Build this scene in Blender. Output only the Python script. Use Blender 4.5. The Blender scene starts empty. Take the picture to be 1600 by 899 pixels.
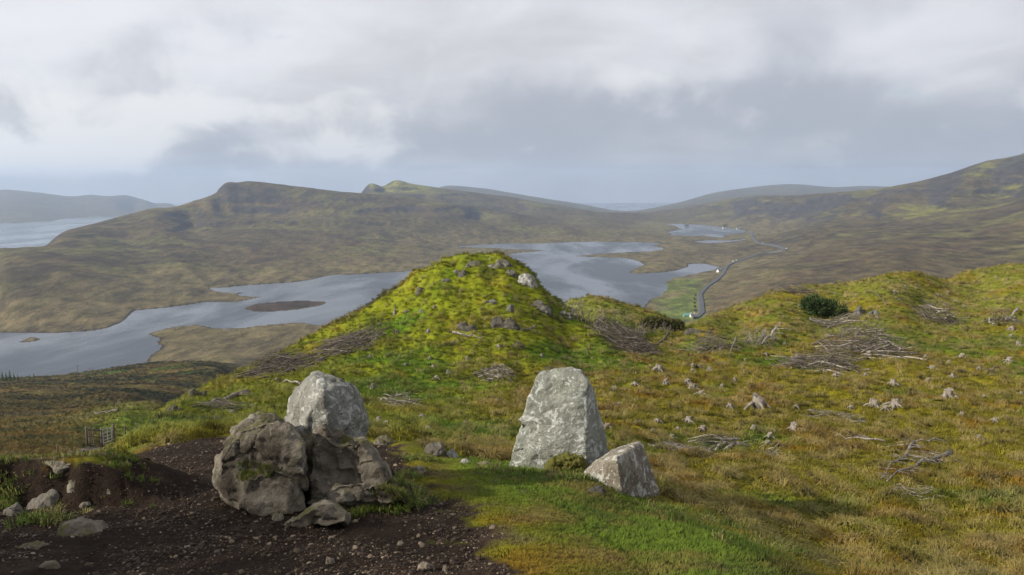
import bpy, bmesh, math, random
import numpy as np
from mathutils import Vector, Matrix, geometry as mgeo

SC = bpy.context.scene
COL = SC.collection
rnd = random.Random(7)
rng = np.random.default_rng(11)

# ------------------------------------------------------------------ camera
FPX, CX, CY = 1256.0, 800.0, 449.5          # focal length in photo pixels, centre of the photo
PITCH = math.atan((449.5 - 285.0) / FPX)
CAMZ = 196.0                                 # metres above the loch (loch level is z = 0)
SEA = -134.0
cam_d = bpy.data.cameras.new('camera')
cam_d.sensor_width = 36.0
cam_d.lens = 36.0 * FPX / 1600.0
cam_d.clip_start = 0.1
cam_d.clip_end = 60000.0
cam = bpy.data.objects.new('camera', cam_d)
cam.location = (0, 0, CAMZ)
cam.rotation_euler = (math.pi / 2 - PITCH, 0, 0)
COL.objects.link(cam)
SC.camera = cam

# ------------------------------------------------------------------ sun, sky, exposure
SUN_AZ = math.radians(-112)    # measured from +Y (view direction) towards +X: the sun stands to the left, a little behind
SUN_EL = math.radians(28)
SUN_DIR = Vector((math.sin(SUN_AZ) * math.cos(SUN_EL), math.cos(SUN_AZ) * math.cos(SUN_EL), math.sin(SUN_EL)))
sun_d = bpy.data.lights.new('sun', 'SUN')
sun_d.energy = 5.0
sun_d.angle = math.radians(1.5)
sun_d.color = (1.0, 0.93, 0.80)
sun = bpy.data.objects.new('sun', sun_d)
sun.rotation_euler = SUN_DIR.to_track_quat('Z', 'Y').to_euler()
sun.location = (0, 0, 260)
COL.objects.link(sun)

SC.view_settings.view_transform = 'Standard'
SC.view_settings.look = 'None'
SC.view_settings.gamma = 1.0
SC.view_settings.exposure = 0.42
SC.view_settings.use_curve_mapping = False
SC.render.engine = 'CYCLES'
SC.cycles.use_denoising = True
SC.cycles.max_bounces = 6
SC.cycles.transparent_max_bounces = 6
SC.cycles.volume_bounces = 0


class NT:
    """small helper to write node trees"""
    def __init__(s, tree):
        s.t = tree
    def n(s, typ, **kw):
        nd = s.t.nodes.new(typ)
        for k, v in kw.items():
            setattr(nd, k, v)
        return nd
    def put(s, sock, v):
        if isinstance(v, bpy.types.NodeSocket):
            s.t.links.new(v, sock)
        elif v is not None:
            sock.default_value = v
    def math(s, op, a, b=None, c=None, clamp=False):
        nd = s.n('ShaderNodeMath', operation=op, use_clamp=clamp)
        for i, v in enumerate((a, b, c)):
            s.put(nd.inputs[i], v)
        return nd.outputs[0]
    def vmath(s, op, a, b=None):
        nd = s.n('ShaderNodeVectorMath', operation=op)
        s.put(nd.inputs[0], a)
        if b is not None:
            s.put(nd.inputs[3 if op == 'SCALE' else 1], b)
        return nd.outputs['Value' if op in ('DOT_PRODUCT', 'LENGTH') else 0]
    def noise(s, vec, scale, detail=4.0, rough=0.5, dist=0.0, lac=2.0):
        nd = s.n('ShaderNodeTexNoise')
        s.put(nd.inputs['Vector'], vec)
        s.put(nd.inputs['Scale'], scale)
        nd.inputs['Detail'].default_value = detail
        nd.inputs['Roughness'].default_value = rough
        nd.inputs['Lacunarity'].default_value = lac
        nd.inputs['Distortion'].default_value = dist
        return nd.outputs[0]
    def mapr(s, v, a, b, c=0.0, d=1.0, smooth=True):
        nd = s.n('ShaderNodeMapRange', interpolation_type='SMOOTHSTEP' if smooth else 'LINEAR')
        s.put(nd.inputs[0], v)
        for i, k in enumerate((a, b, c, d)):
            s.put(nd.inputs[i + 1], k)
        return nd.outputs[0]
    def mix(s, f, a, b, mode='MIX'):
        nd = s.n('ShaderNodeMix', data_type='RGBA', blend_type=mode)
        s.put(nd.inputs[0], f)
        s.put(nd.inputs[6], a if isinstance(a, bpy.types.NodeSocket) else tuple(a) + (1.0,))
        s.put(nd.inputs[7], b if isinstance(b, bpy.types.NodeSocket) else tuple(b) + (1.0,))
        return nd.outputs[2]
    def comb(s, x, y, z):
        nd = s.n('ShaderNodeCombineXYZ')
        for i, v in enumerate((x, y, z)):
            s.put(nd.inputs[i], v)
        return nd.outputs[0]
    def sep(s, v):
        nd = s.n('ShaderNodeSeparateXYZ')
        s.put(nd.inputs[0], v)
        return nd.outputs


world = bpy.data.worlds.new('World')
SC.world = world
world.use_nodes = True
wt = world.node_tree
wt.nodes.clear()
W_ = NT(wt)
sky = W_.n('ShaderNodeTexSky', sky_type='NISHITA', sun_disc=False)
sky.sun_elevation = SUN_EL
sky.sun_rotation = SUN_AZ
sky.altitude = 300
dirv = W_.vmath('NORMALIZE', W_.n('ShaderNodeTexCoord').outputs['Generated'])
dx, dy, dz = W_.sep(dirv)
dzp = W_.math('MAXIMUM', dz, 0.0)
# cloud deck seen in perspective (a sheet overhead), plus cumulus heaps along the horizon
inv = W_.math('DIVIDE', 1.0, W_.math('ADD', dzp, 0.22))
deck = W_.comb(W_.math('MULTIPLY', dx, inv), W_.math('MULTIPLY', dy, inv), 0.0)
n_big = W_.noise(W_.vmath('ADD', deck, (3.1, 1.7, 0.4)), 0.8, 5.0, 0.5, 0.3)
n_mid = W_.noise(W_.vmath('ADD', deck, (7.3, 2.2, 1.4)), 2.1, 6.0, 0.55, 0.4)
az = W_.math('ARCTAN2', dx, dy)


def blob(a0, z0, wa, wz):
    p = W_.math('POWER', W_.math('DIVIDE', W_.math('SUBTRACT', az, a0), wa), 2.0)
    q = W_.math('POWER', W_.math('DIVIDE', W_.math('SUBTRACT', dz, z0), wz), 2.0)
    return W_.math('EXPONENT', W_.math('MULTIPLY', W_.math('ADD', p, q), -1.0))


def total(lst):
    v = lst[0]
    for k in lst[1:]:
        v = W_.math('ADD', v, k)
    return v


heap_v = W_.comb(W_.math('MULTIPLY', az, 4.4), W_.math('MULTIPLY', dz, 6.0), 2.35)
n_heap = W_.noise(heap_v, 2.6, 7.0, 0.55, 0.35)
n_soft = W_.noise(W_.vmath('ADD', heap_v, (4.4, 0.0, 3.0)), 1.3, 5.0, 0.5, 0.3)
heaps = total([blob(-.50, .036, .11, .034), blob(-.60, .024, .09, .02), blob(-.215, .040, .075, .020), blob(-.38, .085, .16, .02)])
bellies = total([blob(-.325, .038, .055, .034), blob(-.04, .046, .09, .017), blob(.27, .085, .28, .034), blob(.52, .06, .24, .045)])
sund = W_.vmath('DOT_PRODUCT', dirv, tuple(SUN_DIR))
glow = W_.mapr(sund, -0.75, 0.55)
# height profile: grey-blue murk low down, bright veil above
low = W_.mapr(dz, -0.01, 0.14)
base = W_.mix(low, (4.55, 4.8, 5.35), (7.0, 7.15, 7.65))
base = W_.mix(W_.math('MULTIPLY', W_.math('MULTIPLY', glow, 0.6), W_.math('ADD', 0.35, W_.math('MULTIPLY', low, 0.65))), base, (8.3, 8.4, 8.75))
shade = W_.math('ADD', W_.math('MULTIPLY', n_big, 0.6), W_.math('MULTIPLY', n_mid, 0.4))
shade = W_.mapr(shade, 0.36, 0.64, 0.84, 1.12)
cl = W_.vmath('SCALE', base, shade)
# grey bellies and white heaps in the low band
band = W_.math('MULTIPLY', W_.mapr(dz, -0.004, 0.016), W_.mapr(dz, 0.26, 0.10))
belly = W_.math('MULTIPLY', W_.mapr(W_.math('ADD', n_soft, W_.math('MULTIPLY', bellies, 0.26)), 0.48, 0.74), band)
cl = W_.mix(W_.math('MULTIPLY', belly, 0.82), cl, (4.2, 4.55, 5.25))
puff = W_.math('MULTIPLY', W_.mapr(W_.math('ADD', n_heap, W_.math('MULTIPLY', heaps, 0.32)), 0.53, 0.76), band)
puff = W_.math('MULTIPLY', puff, W_.math('ADD', 0.35, W_.math('MULTIPLY', glow, 0.8)), clamp=True)
cl = W_.mix(W_.math('MULTIPLY', puff, 1.0), cl, (8.8, 8.85, 8.95))
# thin gaps where the blue shows
gap = W_.math('MULTIPLY', W_.mapr(n_mid, 0.62, 0.78), 0.5)
fin = W_.mix(gap, cl, sky.outputs[0])
bg = W_.n('ShaderNodeBackground')
wt.links.new(fin, bg.inputs[0])
bg.inputs[1].default_value = 0.074
wo = W_.n('ShaderNodeOutputWorld')
wt.links.new(bg.outputs[0], wo.inputs[0])

# ------------------------------------------------------------------ projection helpers
SP, CP = math.sin(PITCH), math.cos(PITCH)


def ray(px, py):
    X = (np.asarray(px, float) - CX) / FPX
    Y = -(np.asarray(py, float) - CY) / FPX
    y = CP + Y * SP
    z = -SP + Y * CP
    return X / y, z / y            # x and z travelled per metre of forward distance


def W(px, py, D):
    """world point seen at a photo pixel, D metres ahead of the camera"""
    u, t = ray(px, py)
    return (float(u) * D, float(D), CAMZ + float(t) * D)


def pix(x, y, z):
    """world arrays to photo pixels"""
    zz = z - CAMZ
    f = y * CP - zz * SP
    up = y * SP + zz * CP
    return CX + FPX * x / f, CY - FPX * up / f


# ------------------------------------------------------------------ noise
_P = np.random.default_rng(5).permutation(512).astype(np.int64)
_P = np.concatenate([_P, _P, _P])
_A = np.random.default_rng(6).uniform(0, 2 * np.pi, 512)
_GX, _GY = np.cos(_A), np.sin(_A)


def gnoise(x, y):
    xi = np.floor(x).astype(np.int64); yi = np.floor(y).astype(np.int64)
    xf = x - xi; yf = y - yi
    xi &= 511; yi &= 511
    x1 = (xi + 1) & 511; y1 = (yi + 1) & 511
    u = xf * xf * xf * (xf * (xf * 6 - 15) + 10); v = yf * yf * yf * (yf * (yf * 6 - 15) + 10)
    def g(a, b, dx_, dy_):
        h = _P[_P[a] + b]
        return _GX[h] * dx_ + _GY[h] * dy_
    n00 = g(xi, yi, xf, yf); n10 = g(x1, yi, xf - 1, yf)
    n01 = g(xi, y1, xf, yf - 1); n11 = g(x1, y1, xf - 1, yf - 1)
    a = n00 + u * (n10 - n00); b = n01 + u * (n11 - n01)
    return (a + v * (b - a)) * 1.5


def fbm(x, y, octs=4, gain=0.5, lac=2.03, ridged=False):
    s = np.zeros_like(x); a = 1.0; t = 0.0
    for i in range(octs):
        n = gnoise(x + 17.3 * i, y - 9.1 * i)
        if ridged:
            n = 1.0 - 2.0 * np.abs(n)
        s += a * n; t += a
        a *= gain; x = x * lac; y = y * lac
    return s / t


def sst(x, a, b):
    t = np.clip((x - a) / (b - a), 0, 1)
    return t * t * (3 - 2 * t)


# ------------------------------------------------------------------ lochs: shore lines on the water level
def onlevel(px, py, z=0.0):
    u, t = ray(px, py)
    D = (z - CAMZ) / float(t)
    return (float(u) * D, D)


MAIN = [(-320, 545), (-150, 525), (0, 520), (60, 520), (100, 520), (140, 517), (170, 512), (190, 504), (200, 494), (210, 485),
        (250, 482), (290, 477), (321, 472), (345, 473), (367, 473), (390, 468), (409, 464), (385, 463), (370, 461), (383, 457),
        (360, 458), (341, 456), (328, 451), (355, 449), (385, 446), (430, 443), (477, 439), (500, 434), (521, 430), (560, 429),
        (613, 426), (640, 424), (661, 420), (720, 415), (797, 411), (824, 408), (790, 406), (775, 403), (800, 397), (830, 394),
        (854, 392), (830, 390), (790, 389), (750, 388), (712, 385), (745, 382), (797, 381), (840, 381), (870, 380), (892, 378),
        (930, 378), (966, 379), (1000, 379), (1035, 380), (1021, 384), (1039, 388), (1017, 393), (985, 394), (951, 396), (920, 398), (896, 401),
        (930, 402), (966, 403), (985, 405), (999, 409), (1008, 414), (992, 420), (982, 426), (991, 428), (1032, 426), (1055, 423), (1069, 419),
        (1076, 417), (1075, 413), (1084, 412), (1105, 413), (1124, 417), (1120, 420), (1098, 425), (1076, 430), (1050, 435), (1039, 441),
        (1043, 447), (1042, 454), (1036, 458), (1034, 462), (1012, 471), (1009, 476), (1002, 482), (960, 498), (880, 515),
        (750, 530), (600, 525), (520, 512), (496, 508), (473, 504), (450, 505), (422, 508), (385, 512), (350, 514), (330, 512), (308, 508),
        (280, 510), (257, 514), (240, 519), (233, 523), (250, 529), (245, 535), (253, 541), (242, 552), (234, 558), (231, 566),
        (200, 590), (100, 600), (0, 608), (-200, 640), (-320, 640)]
UPPER = [(1040, 350), (1070, 350), (1100, 352), (1128, 356), (1150, 358), (1166, 360), (1164, 364), (1140, 366), (1131, 368),
         (1137, 372), (1120, 371), (1100, 368), (1080, 369), (1046, 368), (1043, 363), (1066, 358), (1058, 354)]
POOL = [(1080, 379), (1100, 376), (1140, 376), (1166, 373), (1168, 375.5), (1140, 378.5), (1105, 381)]
ISLE = [(380, 483), (386, 479), (405, 474), (440, 471), (480, 470), (505, 471), (510, 473), (495, 479), (465, 484), (430, 487), (395, 487)]
CRAN = [(29, 534), (40, 531), (46, 528), (65, 529), (57, 532), (50, 534), (36, 536)]


def frac_edge(poly, n=2, amp=0.10, seed=3):
    """ragged shore: midpoint displacement of a world polygon"""
    r = random.Random(seed)
    for _ in range(n):
        out = []
        for i, a in enumerate(poly):
            b = poly[(i + 1) % len(poly)]
            L = math.hypot(b[0] - a[0], b[1] - a[1])
            k = r.uniform(-amp, amp) * L
            out += [a, ((a[0] + b[0]) / 2 - (b[1] - a[1]) / max(L, 1e-6) * k, (a[1] + b[1]) / 2 + (b[0] - a[0]) / max(L, 1e-6) * k)]
        poly = out
    return poly


LOCHS = [frac_edge([onlevel(*p) for p in P], 1, 0.07, i) for i, P in enumerate((MAIN, UPPER, POOL))]
ISLES = [frac_edge([onlevel(*p) for p in P], 1, 0.06, 9 + i) for i, P in enumerate((ISLE, CRAN))]


def sdist(x, y, poly):
    """signed distance to a polygon, negative inside"""
    d2 = np.full(x.shape, 1e12); ins = np.zeros(x.shape, bool)
    for i in range(len(poly)):
        ax, ay = poly[i]; bx, by = poly[(i + 1) % len(poly)]
        ex, ey = bx - ax, by - ay
        L = ex * ex + ey * ey + 1e-9
        t = np.clip(((x - ax) * ex + (y - ay) * ey) / L, 0, 1)
        d2 = np.minimum(d2, (x - ax - t * ex) ** 2 + (y - ay - t * ey) ** 2)
        c = ((ay > y) != (by > y)) & (x < ex * (y - ay) / (ey if abs(ey) > 1e-9 else 1e-9) + ax)
        ins ^= c
    return np.where(ins, -1, 1) * np.sqrt(d2)


# ------------------------------------------------------------------ terrain control points: (photo x, photo y, metres ahead)
NEAR = [
 (-300, 899, 5.5), (0, 899, 5.5), (300, 899, 5.5), (600, 899, 5.5), (900, 899, 5.5), (1100, 899, 5.6),
 (0, 820, 7.5), (300, 818, 7.6), (600, 815, 7.7), (900, 825, 7.6), (1040, 843, 7.6),
 (-200, 790, 8.8), (0, 780, 9.0), (250, 765, 9.6), (450, 758, 10), (650, 756, 10), (800, 765, 9.8), (920, 782, 9.6), (985, 800, 9.7),
 (700, 726, 12.5), (830, 735, 12.3), (930, 748, 11.8), (250, 697, 14), (300, 686, 14.6), (345, 682, 15), (450, 684, 15), (560, 690, 14.6), (640, 694, 14.3), (720, 717, 13.2),
 (1060, 818, 9.2), (1140, 852, 7.8), (1230, 899, 6.2),
 (1100, 800, 13.6), (1170, 838, 12), (1300, 899, 10.5), (1450, 899, 10.8), (1600, 899, 11),
 (1200, 780, 16.5), (1400, 800, 15.5), (1600, 800, 15.5), (1060, 750, 18), (1060, 700, 23), (1230, 710, 22.5), (1400, 700, 23.5), (1600, 700, 23.5),
 (1250, 650, 29.5), (1450, 650, 30), (1600, 650, 30), (960, 660, 27), (1060, 600, 38), (1300, 600, 39), (1450, 600, 39.5), (1600, 600, 40),
 (1000, 560, 49), (1150, 560, 50), (1400, 560, 50), (1600, 560, 50), (1100, 530, 60), (1250, 530, 61), (1450, 525, 63), (1600, 520, 66),
 (1150, 512, 70), (1300, 500, 75), (1450, 480, 82), (1530, 455, 97), (1600, 480, 82),
 (1085, 508, 72), (1130, 498, 85), (1200, 481, 100), (1260, 464, 105), (1330, 456, 105), (1380, 440, 104), (1430, 429, 104), (1480, 440, 104), (1510, 431, 118), (1560, 426, 122), (1650, 428, 122),
 (745, 403, 58), (700, 408, 58), (680, 416, 57.5), (790, 406, 58), (815, 424, 57.5), (835, 440, 57), (870, 472, 56), (910, 502, 55), (940, 522, 54),
 (650, 432, 57), (620, 456, 57), (560, 490, 56), (500, 520, 54), (440, 555, 50), (400, 575, 47), (340, 597, 42), (300, 620, 37), (268, 642, 33), (235, 668, 27), (205, 695, 22), (180, 714, 19),
 (885, 477, 74), (920, 466, 75), (950, 471, 75), (1000, 489, 75), (1040, 504, 74), (1066, 514, 72),
 (900, 517, 64), (950, 522, 63), (1000, 522, 64), (1050, 527, 63),
 (60, 738, 15), (-100, 745, 18), (60, 730, 22), (140, 730, 26), (0, 722, 30), (70, 716, 38), (150, 713, 41), (160, 706, 47), (175, 697, 54), (60, 690, 50), (0, 680, 60), (232, 641, 72), (200, 655, 66), (262, 646, 74),
 (0, 655, 120), (100, 655, 120), (170, 650, 125), (0, 630, 200), (100, 630, 210), (200, 625, 215), (0, 607, 350), (100, 603, 370), (200, 597, 380), (300, 592, 380), (350, 585, 420),
 (0, 593, 520), (60, 591, 560), (100, 586, 600), (150, 580, 620), (190, 574, 640), (230, 568.5, 650), (300, 567, 660), (360, 568, 660),
]
BEHIND = [(745, 66, -15), (690, 67, -17), (800, 66, -15), (620, 68, -20), (560, 68, -21), (860, 64, -14), (500, 66, -22), (440, 62, -23), (400, 58, -23), (340, 52, -20), (300, 46, -17), (268, 42, -15.5),
 (920, 90, -26), (1000, 92, -28), (1060, 88, -26), (1130, 112, -34), (1200, 130, -36), (1330, 140, -38), (1430, 145, -38), (1560, 165, -44), (1650, 165, -44),
 (450, 150, -75), (600, 160, -75), (745, 160, -75), (900, 180, -80), (1100, 220, -85), (1300, 260, -82), (1500, 280, -80), (1650, 280, -78),
 (450, 500, -165), (600, 500, -165), (745, 500, -168), (900, 500, -160), (1100, 600, -150), (1300, 650, -138), (1500, 650, -130), (1650, 650, -125)]
LEVEL = [(300, 540, 4), (420, 535, 5), (300, 558, 5), (450, 515, 3), (380, 550, 6),
 (0, 512, 2), (100, 506, 4), (0, 492, 8), (100, 482, 12), (165, 492, 7), (0, 450, 34), (100, 440, 36), (190, 455, 17), (0, 415, 48), (100, 405, 50), (200, 420, 30),
 (255, 445, 14), (300, 440, 14), (300, 405, 30), (360, 430, 10), (420, 420, 12), (470, 400, 20), (300, 385, 40), (560, 410, 10), (560, 390, 18), (660, 395, 9), (760, 393, 4),
 (1000, 371, 5), (1060, 378, 7), (1060, 390, 8), (1100, 395, 10), (1060, 402, 8), (1150, 398, 12), (1120, 385, 5), (1040, 415, 8), (1020, 400, 8),
 (1095, 492, 18), (1098, 462, 14), (1060, 472, 7), (1130, 432, 13), (1160, 405, 18), (1200, 395, 25), (1180, 372, 18), (1240, 390, 42), (1150, 470, 34), (1200, 450, 46)]
FAR = [(200, 372, 2100), (300, 370, 2250), (450, 370, 2300), (600, 375, 2400), (620, 372, 2480), (750, 366, 2700), (750, 338, 3300), (880, 362, 2950), (880, 347, 3600), (960, 352, 3550),
 (1000, 346, 4000), (850, 371, 2780), (1060, 341, 4250),
 (0, 389, 1700), (66, 385, 1800), (80, 377, 2000), (103, 361, 2200), (154, 348, 2400), (198, 336, 2600), (239, 326, 2700), (283, 325, 2750), (316, 313, 2850), (337, 306, 2920), (350, 291, 3000),
 (404, 290, 3050), (477, 297, 3100), (540, 302, 3200), (640, 308, 3300), (720, 320, 3400), (800, 332, 3600),
 (565, 301, 4300), (575, 289, 4300), (600, 291, 4400), (612, 284, 4500), (630, 284, 4500), (645, 288, 4500), (700, 296, 4500), (800, 309, 4500), (870, 321, 4500), (930, 331, 4500), (1000, 334, 4700),
 (1300, 420, 1280), (1400, 400, 1260), (1500, 400, 1280), (1600, 400, 1200), (1300, 390, 1600), (1250, 370, 2100), (1400, 370, 1700), (1500, 370, 1550), (1600, 372, 1400),
 (1250, 345, 3000), (1350, 340, 2500), (1450, 335, 2250), (1550, 330, 2000), (1600, 342, 1650), (1150, 346, 3650), (1150, 330, 4100), (1250, 326, 3400), (1350, 316, 3000), (1450, 306, 2750), (1550, 287, 2650), (1600, 272, 2600),
 (990, 334, 5200), (1060, 326, 5000), (1130, 313, 4600), (1190, 306, 4200), (1250, 305, 3900), (1300, 301, 3600), (1380, 294, 3300), (1440, 283, 3100), (1480, 273, 3000), (1520, 259, 2950),
 (1545, 253, 2900), (1570, 251, 2850), (1600, 242, 2800), (1690, 222, 2800),
 (690, 292, 9000), (720, 291, 9000), (760, 295, 9000), (800, 302, 9000), (850, 311, 9000), (900, 319, 9000), (950, 328, 9000),
 (1000, 331, 9500), (1060, 318, 9500), (1110, 303, 9500), (1150, 296, 9500), (1190, 291, 9500), (1230, 288, 9500), (1270, 290, 9500), (1300, 293, 9500), (1350, 291, 9500), (1420, 293, 9500), (1600, 285, 9500),
 (0, 297, 9500), (30, 298, 9500), (60, 301, 9500), (90, 305, 9500), (115, 307, 9500), (140, 305, 9500), (170, 307, 9500), (200, 310, 9600), (230, 315, 9800), (265, 320, 10000), (320, 324, 10000)]
SEAPTS = [(-60, 2300, -150), (0, 2400, -150), (60, 2700, -155), (0, 4000, -165), (100, 4000, -165), (150, 3400, -150), (200, 4200, -165), (100, 5500, -165), (0, 5600, -165), (200, 6500, -160), (240, 5000, -160), (300, 6000, -150), (300, 8000, -160), (240, 7600, -150),
 (300, 4200, -140), (350, 4600, -120), (420, 5000, -60), (480, 5500, 0), (520, 5200, 40), (420, 8000, -150), (520, 9000, -120), (600, 6500, 40), (640, 9000, -40), (750, 6500, 20), (900, 6500, -20), (1060, 7000, -20), (1200, 6500, 0), (1350, 6000, 40), (1480, 5500, 80), (1620, 5000, 120)]
COAST = [(0, 349), (50, 347.5), (100, 342), (150, 339), (209, 333.5), (250, 331), (290, 329)]

def dense(line, step):
    out = []
    for a, b in zip(line[:-1], line[1:]):
        k = max(1, int(abs(b[0] - a[0]) / step))
        out += [tuple(a[j] + (b[j] - a[j]) * i / k for j in range(len(a))) for i in range(k)]
    return out + [line[-1]]


CRESTS = []


def crest(a, b, step, drop=0):
    """fill in the points between two entries of NEAR or FAR, both included"""
    for L in (NEAR, FAR):
        if a in L and b in L:
            i, j = L.index(a), L.index(b)
            d = dense(L[i:j + 1], step)
            L[i:j + 1] = d
            if drop:
                CRESTS.append((np.array([float(ray(p[0], p[1])[0]) for p in d]), np.array([math.log(p[2]) for p in d])))
                L += [(p[0], p[1] + drop, p[2] * 1.09) for p in d[::2]]


i = NEAR.index((745, 403, 58)); j = NEAR.index((180, 714, 19))
top = [(180, 714, 19), (205, 695, 22), (235, 668, 27), (268, 642, 33), (300, 620, 37), (340, 597, 42), (400, 575, 47), (440, 555, 50), (500, 520, 54), (560, 490, 56), (620, 456, 57), (650, 435, 57), (680, 422, 57.5),
       (700, 415, 58), (720, 411, 58), (745, 410, 58), (770, 411, 58), (790, 413, 58), (815, 426, 57.5), (835, 442, 57), (870, 474, 56), (910, 503, 55), (940, 523, 54)]
NEAR[i:j + 1] = dense(top, 12)
NEAR += [(p[0], p[1] + 10, p[2] * 1.07) for p in dense(top, 24)]
for row in ([(600, 490, 54.5), (650, 462, 55), (700, 444, 55), (745, 438, 55.3), (790, 444, 55), (830, 470, 54.2), (870, 500, 53)],
            [(540, 522, 52), (600, 508, 51.5), (650, 494, 51.5), (700, 484, 51.5), (745, 480, 51.6), (790, 484, 51.4), (840, 502, 51), (890, 532, 50.5)],
            [(450, 570, 46), (540, 550, 46.5), (620, 534, 47), (690, 524, 47), (745, 522, 47), (800, 524, 47), (860, 540, 47.5), (920, 556, 48)],
            [(400, 600, 38.5), (500, 582, 40.5), (620, 570, 41.5), (745, 566, 42), (850, 572, 42.5), (940, 584, 42)],
            [(350, 632, 30.5), (450, 616, 33), (600, 608, 35), (745, 606, 36.5), (880, 612, 36)],
            [(330, 656, 24.5), (450, 650, 26), (600, 645, 27), (745, 650, 28), (860, 655, 28)],
            [(270, 676, 19.5), (300, 672, 19.5), (450, 675, 19.5), (600, 680, 19.5), (700, 690, 20), (760, 702, 20), (850, 705, 20.5), (950, 722, 19.5)]):
    NEAR += dense(row, 34)
crest((885, 477, 74), (1066, 514, 72), 12)
crest((1085, 508, 72), (1650, 428, 122), 16)
crest((0, 389, 1700), (800, 332, 3600), 14, 5)
crest((565, 301, 4300), (1000, 334, 4700), 14, 4)
crest((990, 334, 5200), (1690, 222, 2800), 20, 5)
crest((690, 292, 9000), (950, 328, 9000), 25, 4)
crest((1000, 331, 9500), (1600, 285, 9500), 25, 4)
crest((0, 297, 9500), (320, 324, 10000), 25, 4)
BEHIND = dense(sorted(BEHIND[:12]), 16) + dense(BEHIND[12:15], 16) + dense(BEHIND[15:21], 25) + BEHIND[21:]
for row in ([(290, 352, 2480), (400, 350, 2550), (540, 352, 2600), (620, 352, 2680), (750, 353, 2900)],
            [(300, 336, 2690), (350, 328, 2780), (400, 327, 2830), (480, 328, 2870), (560, 331, 2890), (640, 337, 2950)],
            [(345, 309, 2900), (400, 306, 2950), (480, 311, 2990), (560, 316, 3060), (640, 321, 3120)]):
    FAR += dense(row, 26)
ctrl = []
for a in NEAR + FAR:
    ctrl.append(W(*a))
for px_, D, z in BEHIND:
    ctrl.append((float(ray(px_, 449)[0]) * D, D, CAMZ + z))
for px_, D, z in SEAPTS:
    ctrl.append((float(ray(px_, 320)[0]) * D, D, float(z)))
for px_, py_, z in LEVEL:
    x_, y_ = onlevel(px_, py_, z); ctrl.append((x_, y_, float(z)))
for P in (MAIN, UPPER):
    for p in P[::2]:
        x_, y_ = onlevel(*p); ctrl.append((x_, y_, 0.3))
for p in COAST:
    x_, y_ = onlevel(p[0], p[1], SEA)
    ctrl += [(x_, y_, SEA), (x_ * 0.96, y_ * 0.96, SEA - 9), (x_ * 1.05, y_ * 1.05, SEA + 28)]
for px_ in range(-100, 1701, 200):
    ctrl.append((float(ray(px_, 300)[0]) * 13000, 13000.0, -160.0))
for D in (2.0, 3.5):
    for px_ in range(-400, 2001, 300):
        ctrl.append((float(ray(px_, 800)[0]) * D, D, CAMZ - 1.53 - 0.235 * D))
ctrl = np.array(ctrl)
cu = ctrl[:, 0] / ctrl[:, 1]
ext = []
for k in range(len(ctrl)):
    if cu[k] < -0.62:
        ext.append((-1.05 * ctrl[k, 1], ctrl[k, 1], ctrl[k, 2]))
    if cu[k] > 0.62:
        ext.append((1.05 * ctrl[k, 1], ctrl[k, 1], ctrl[k, 2]))
ctrl = np.vstack([ctrl, np.array(ext)])
CA = 5.0 * ctrl[:, 0] / ctrl[:, 1]
CW = np.log(ctrl[:, 1])
keep = []
seen = set()
for k in range(len(CA)):
    key = (round(CA[k], 2), round(CW[k], 3))
    if key not in seen:
        seen.add(key); keep.append(k)
CA, CW, CZ = CA[keep], CW[keep], (ctrl[keep, 2] - CAMZ + 1.53) / ctrl[keep, 1]     # slope of the sight line, even at every distance
EPS2 = 0.08 ** 2


def kern(da, dw):
    return np.sqrt(da * da + dw * dw + EPS2)


def _solve():
    n = len(CA)
    K = -kern(CA[:, None] - CA[None], CW[:, None] - CW[None]) + np.eye(n) * -0.0
    Pm = np.stack([np.ones(n), CA, CW], 1)
    M = np.block([[K, Pm], [Pm.T, np.zeros((3, 3))]])
    s = np.linalg.lstsq(M, np.concatenate([CZ, np.zeros(3)]), rcond=1e-12)[0]
    return s[:n], s[n:]


RW, RP = _solve()


def rbf(x, y):
    a = 5.0 * x / y; w = np.log(y)
    out = np.empty(len(x))
    for i in range(0, len(x), 8000):
        s = slice(i, i + 8000)
        A = a[s][:, None] - CA[None]
        B = w[s][:, None] - CW[None]
        np.multiply(A, A, out=A); np.multiply(B, B, out=B)
        A += B; A += EPS2; np.sqrt(A, out=A)
        out[s] = -(A @ RW) + RP[0] + RP[1] * a[s] + RP[2] * w[s]
    return CAMZ - 1.53 + out * y


# soil and turf areas of the bench, as outlines on the ground in front of the camera
def ground_poly(pts):
    out = []
    for px_, py_ in pts:
        u, t = ray(px_, py_)
        D = 1.53 / (-float(t) - 0.235)
        D = min(max(D, 3.0), 15.5)
        out.append((float(u) * D, D))
    return out


SOIL = ground_poly([(-250, 899), (-250, 800), (-40, 790), (20, 775), (90, 775), (160, 775), (225, 750), (200, 722), (225, 708), (262, 694), (300, 689), (345, 688), (470, 690), (560, 695),
                    (610, 702), (650, 722), (668, 745), (700, 770), (752, 795), (765, 830), (800, 862), (795, 899)]) + [(0.1, 4.2), (0.1, 2.0), (-3.5, 2.0), (-6, 4.5)]
EDGE = [(-14, 17), (-7.2, 15.4)] + [W(px_, py_, D)[:2] for px_, py_, D in
        ((250, 690, 14.6), (345, 680, 15.4), (450, 680, 15.5), (560, 688, 15.2), (640, 690, 14.9), (720, 712, 13.9), (800, 722, 13.9), (900, 728, 13.6), (1000, 770, 12.0),
         (1035, 795, 11.0), (1065, 812, 9.9), (1145, 848, 8.2), (1235, 895, 6.5))] + [(2.7, 4.5), (3.2, 2.0), (3.5, -3), (-14, -3)]


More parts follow.
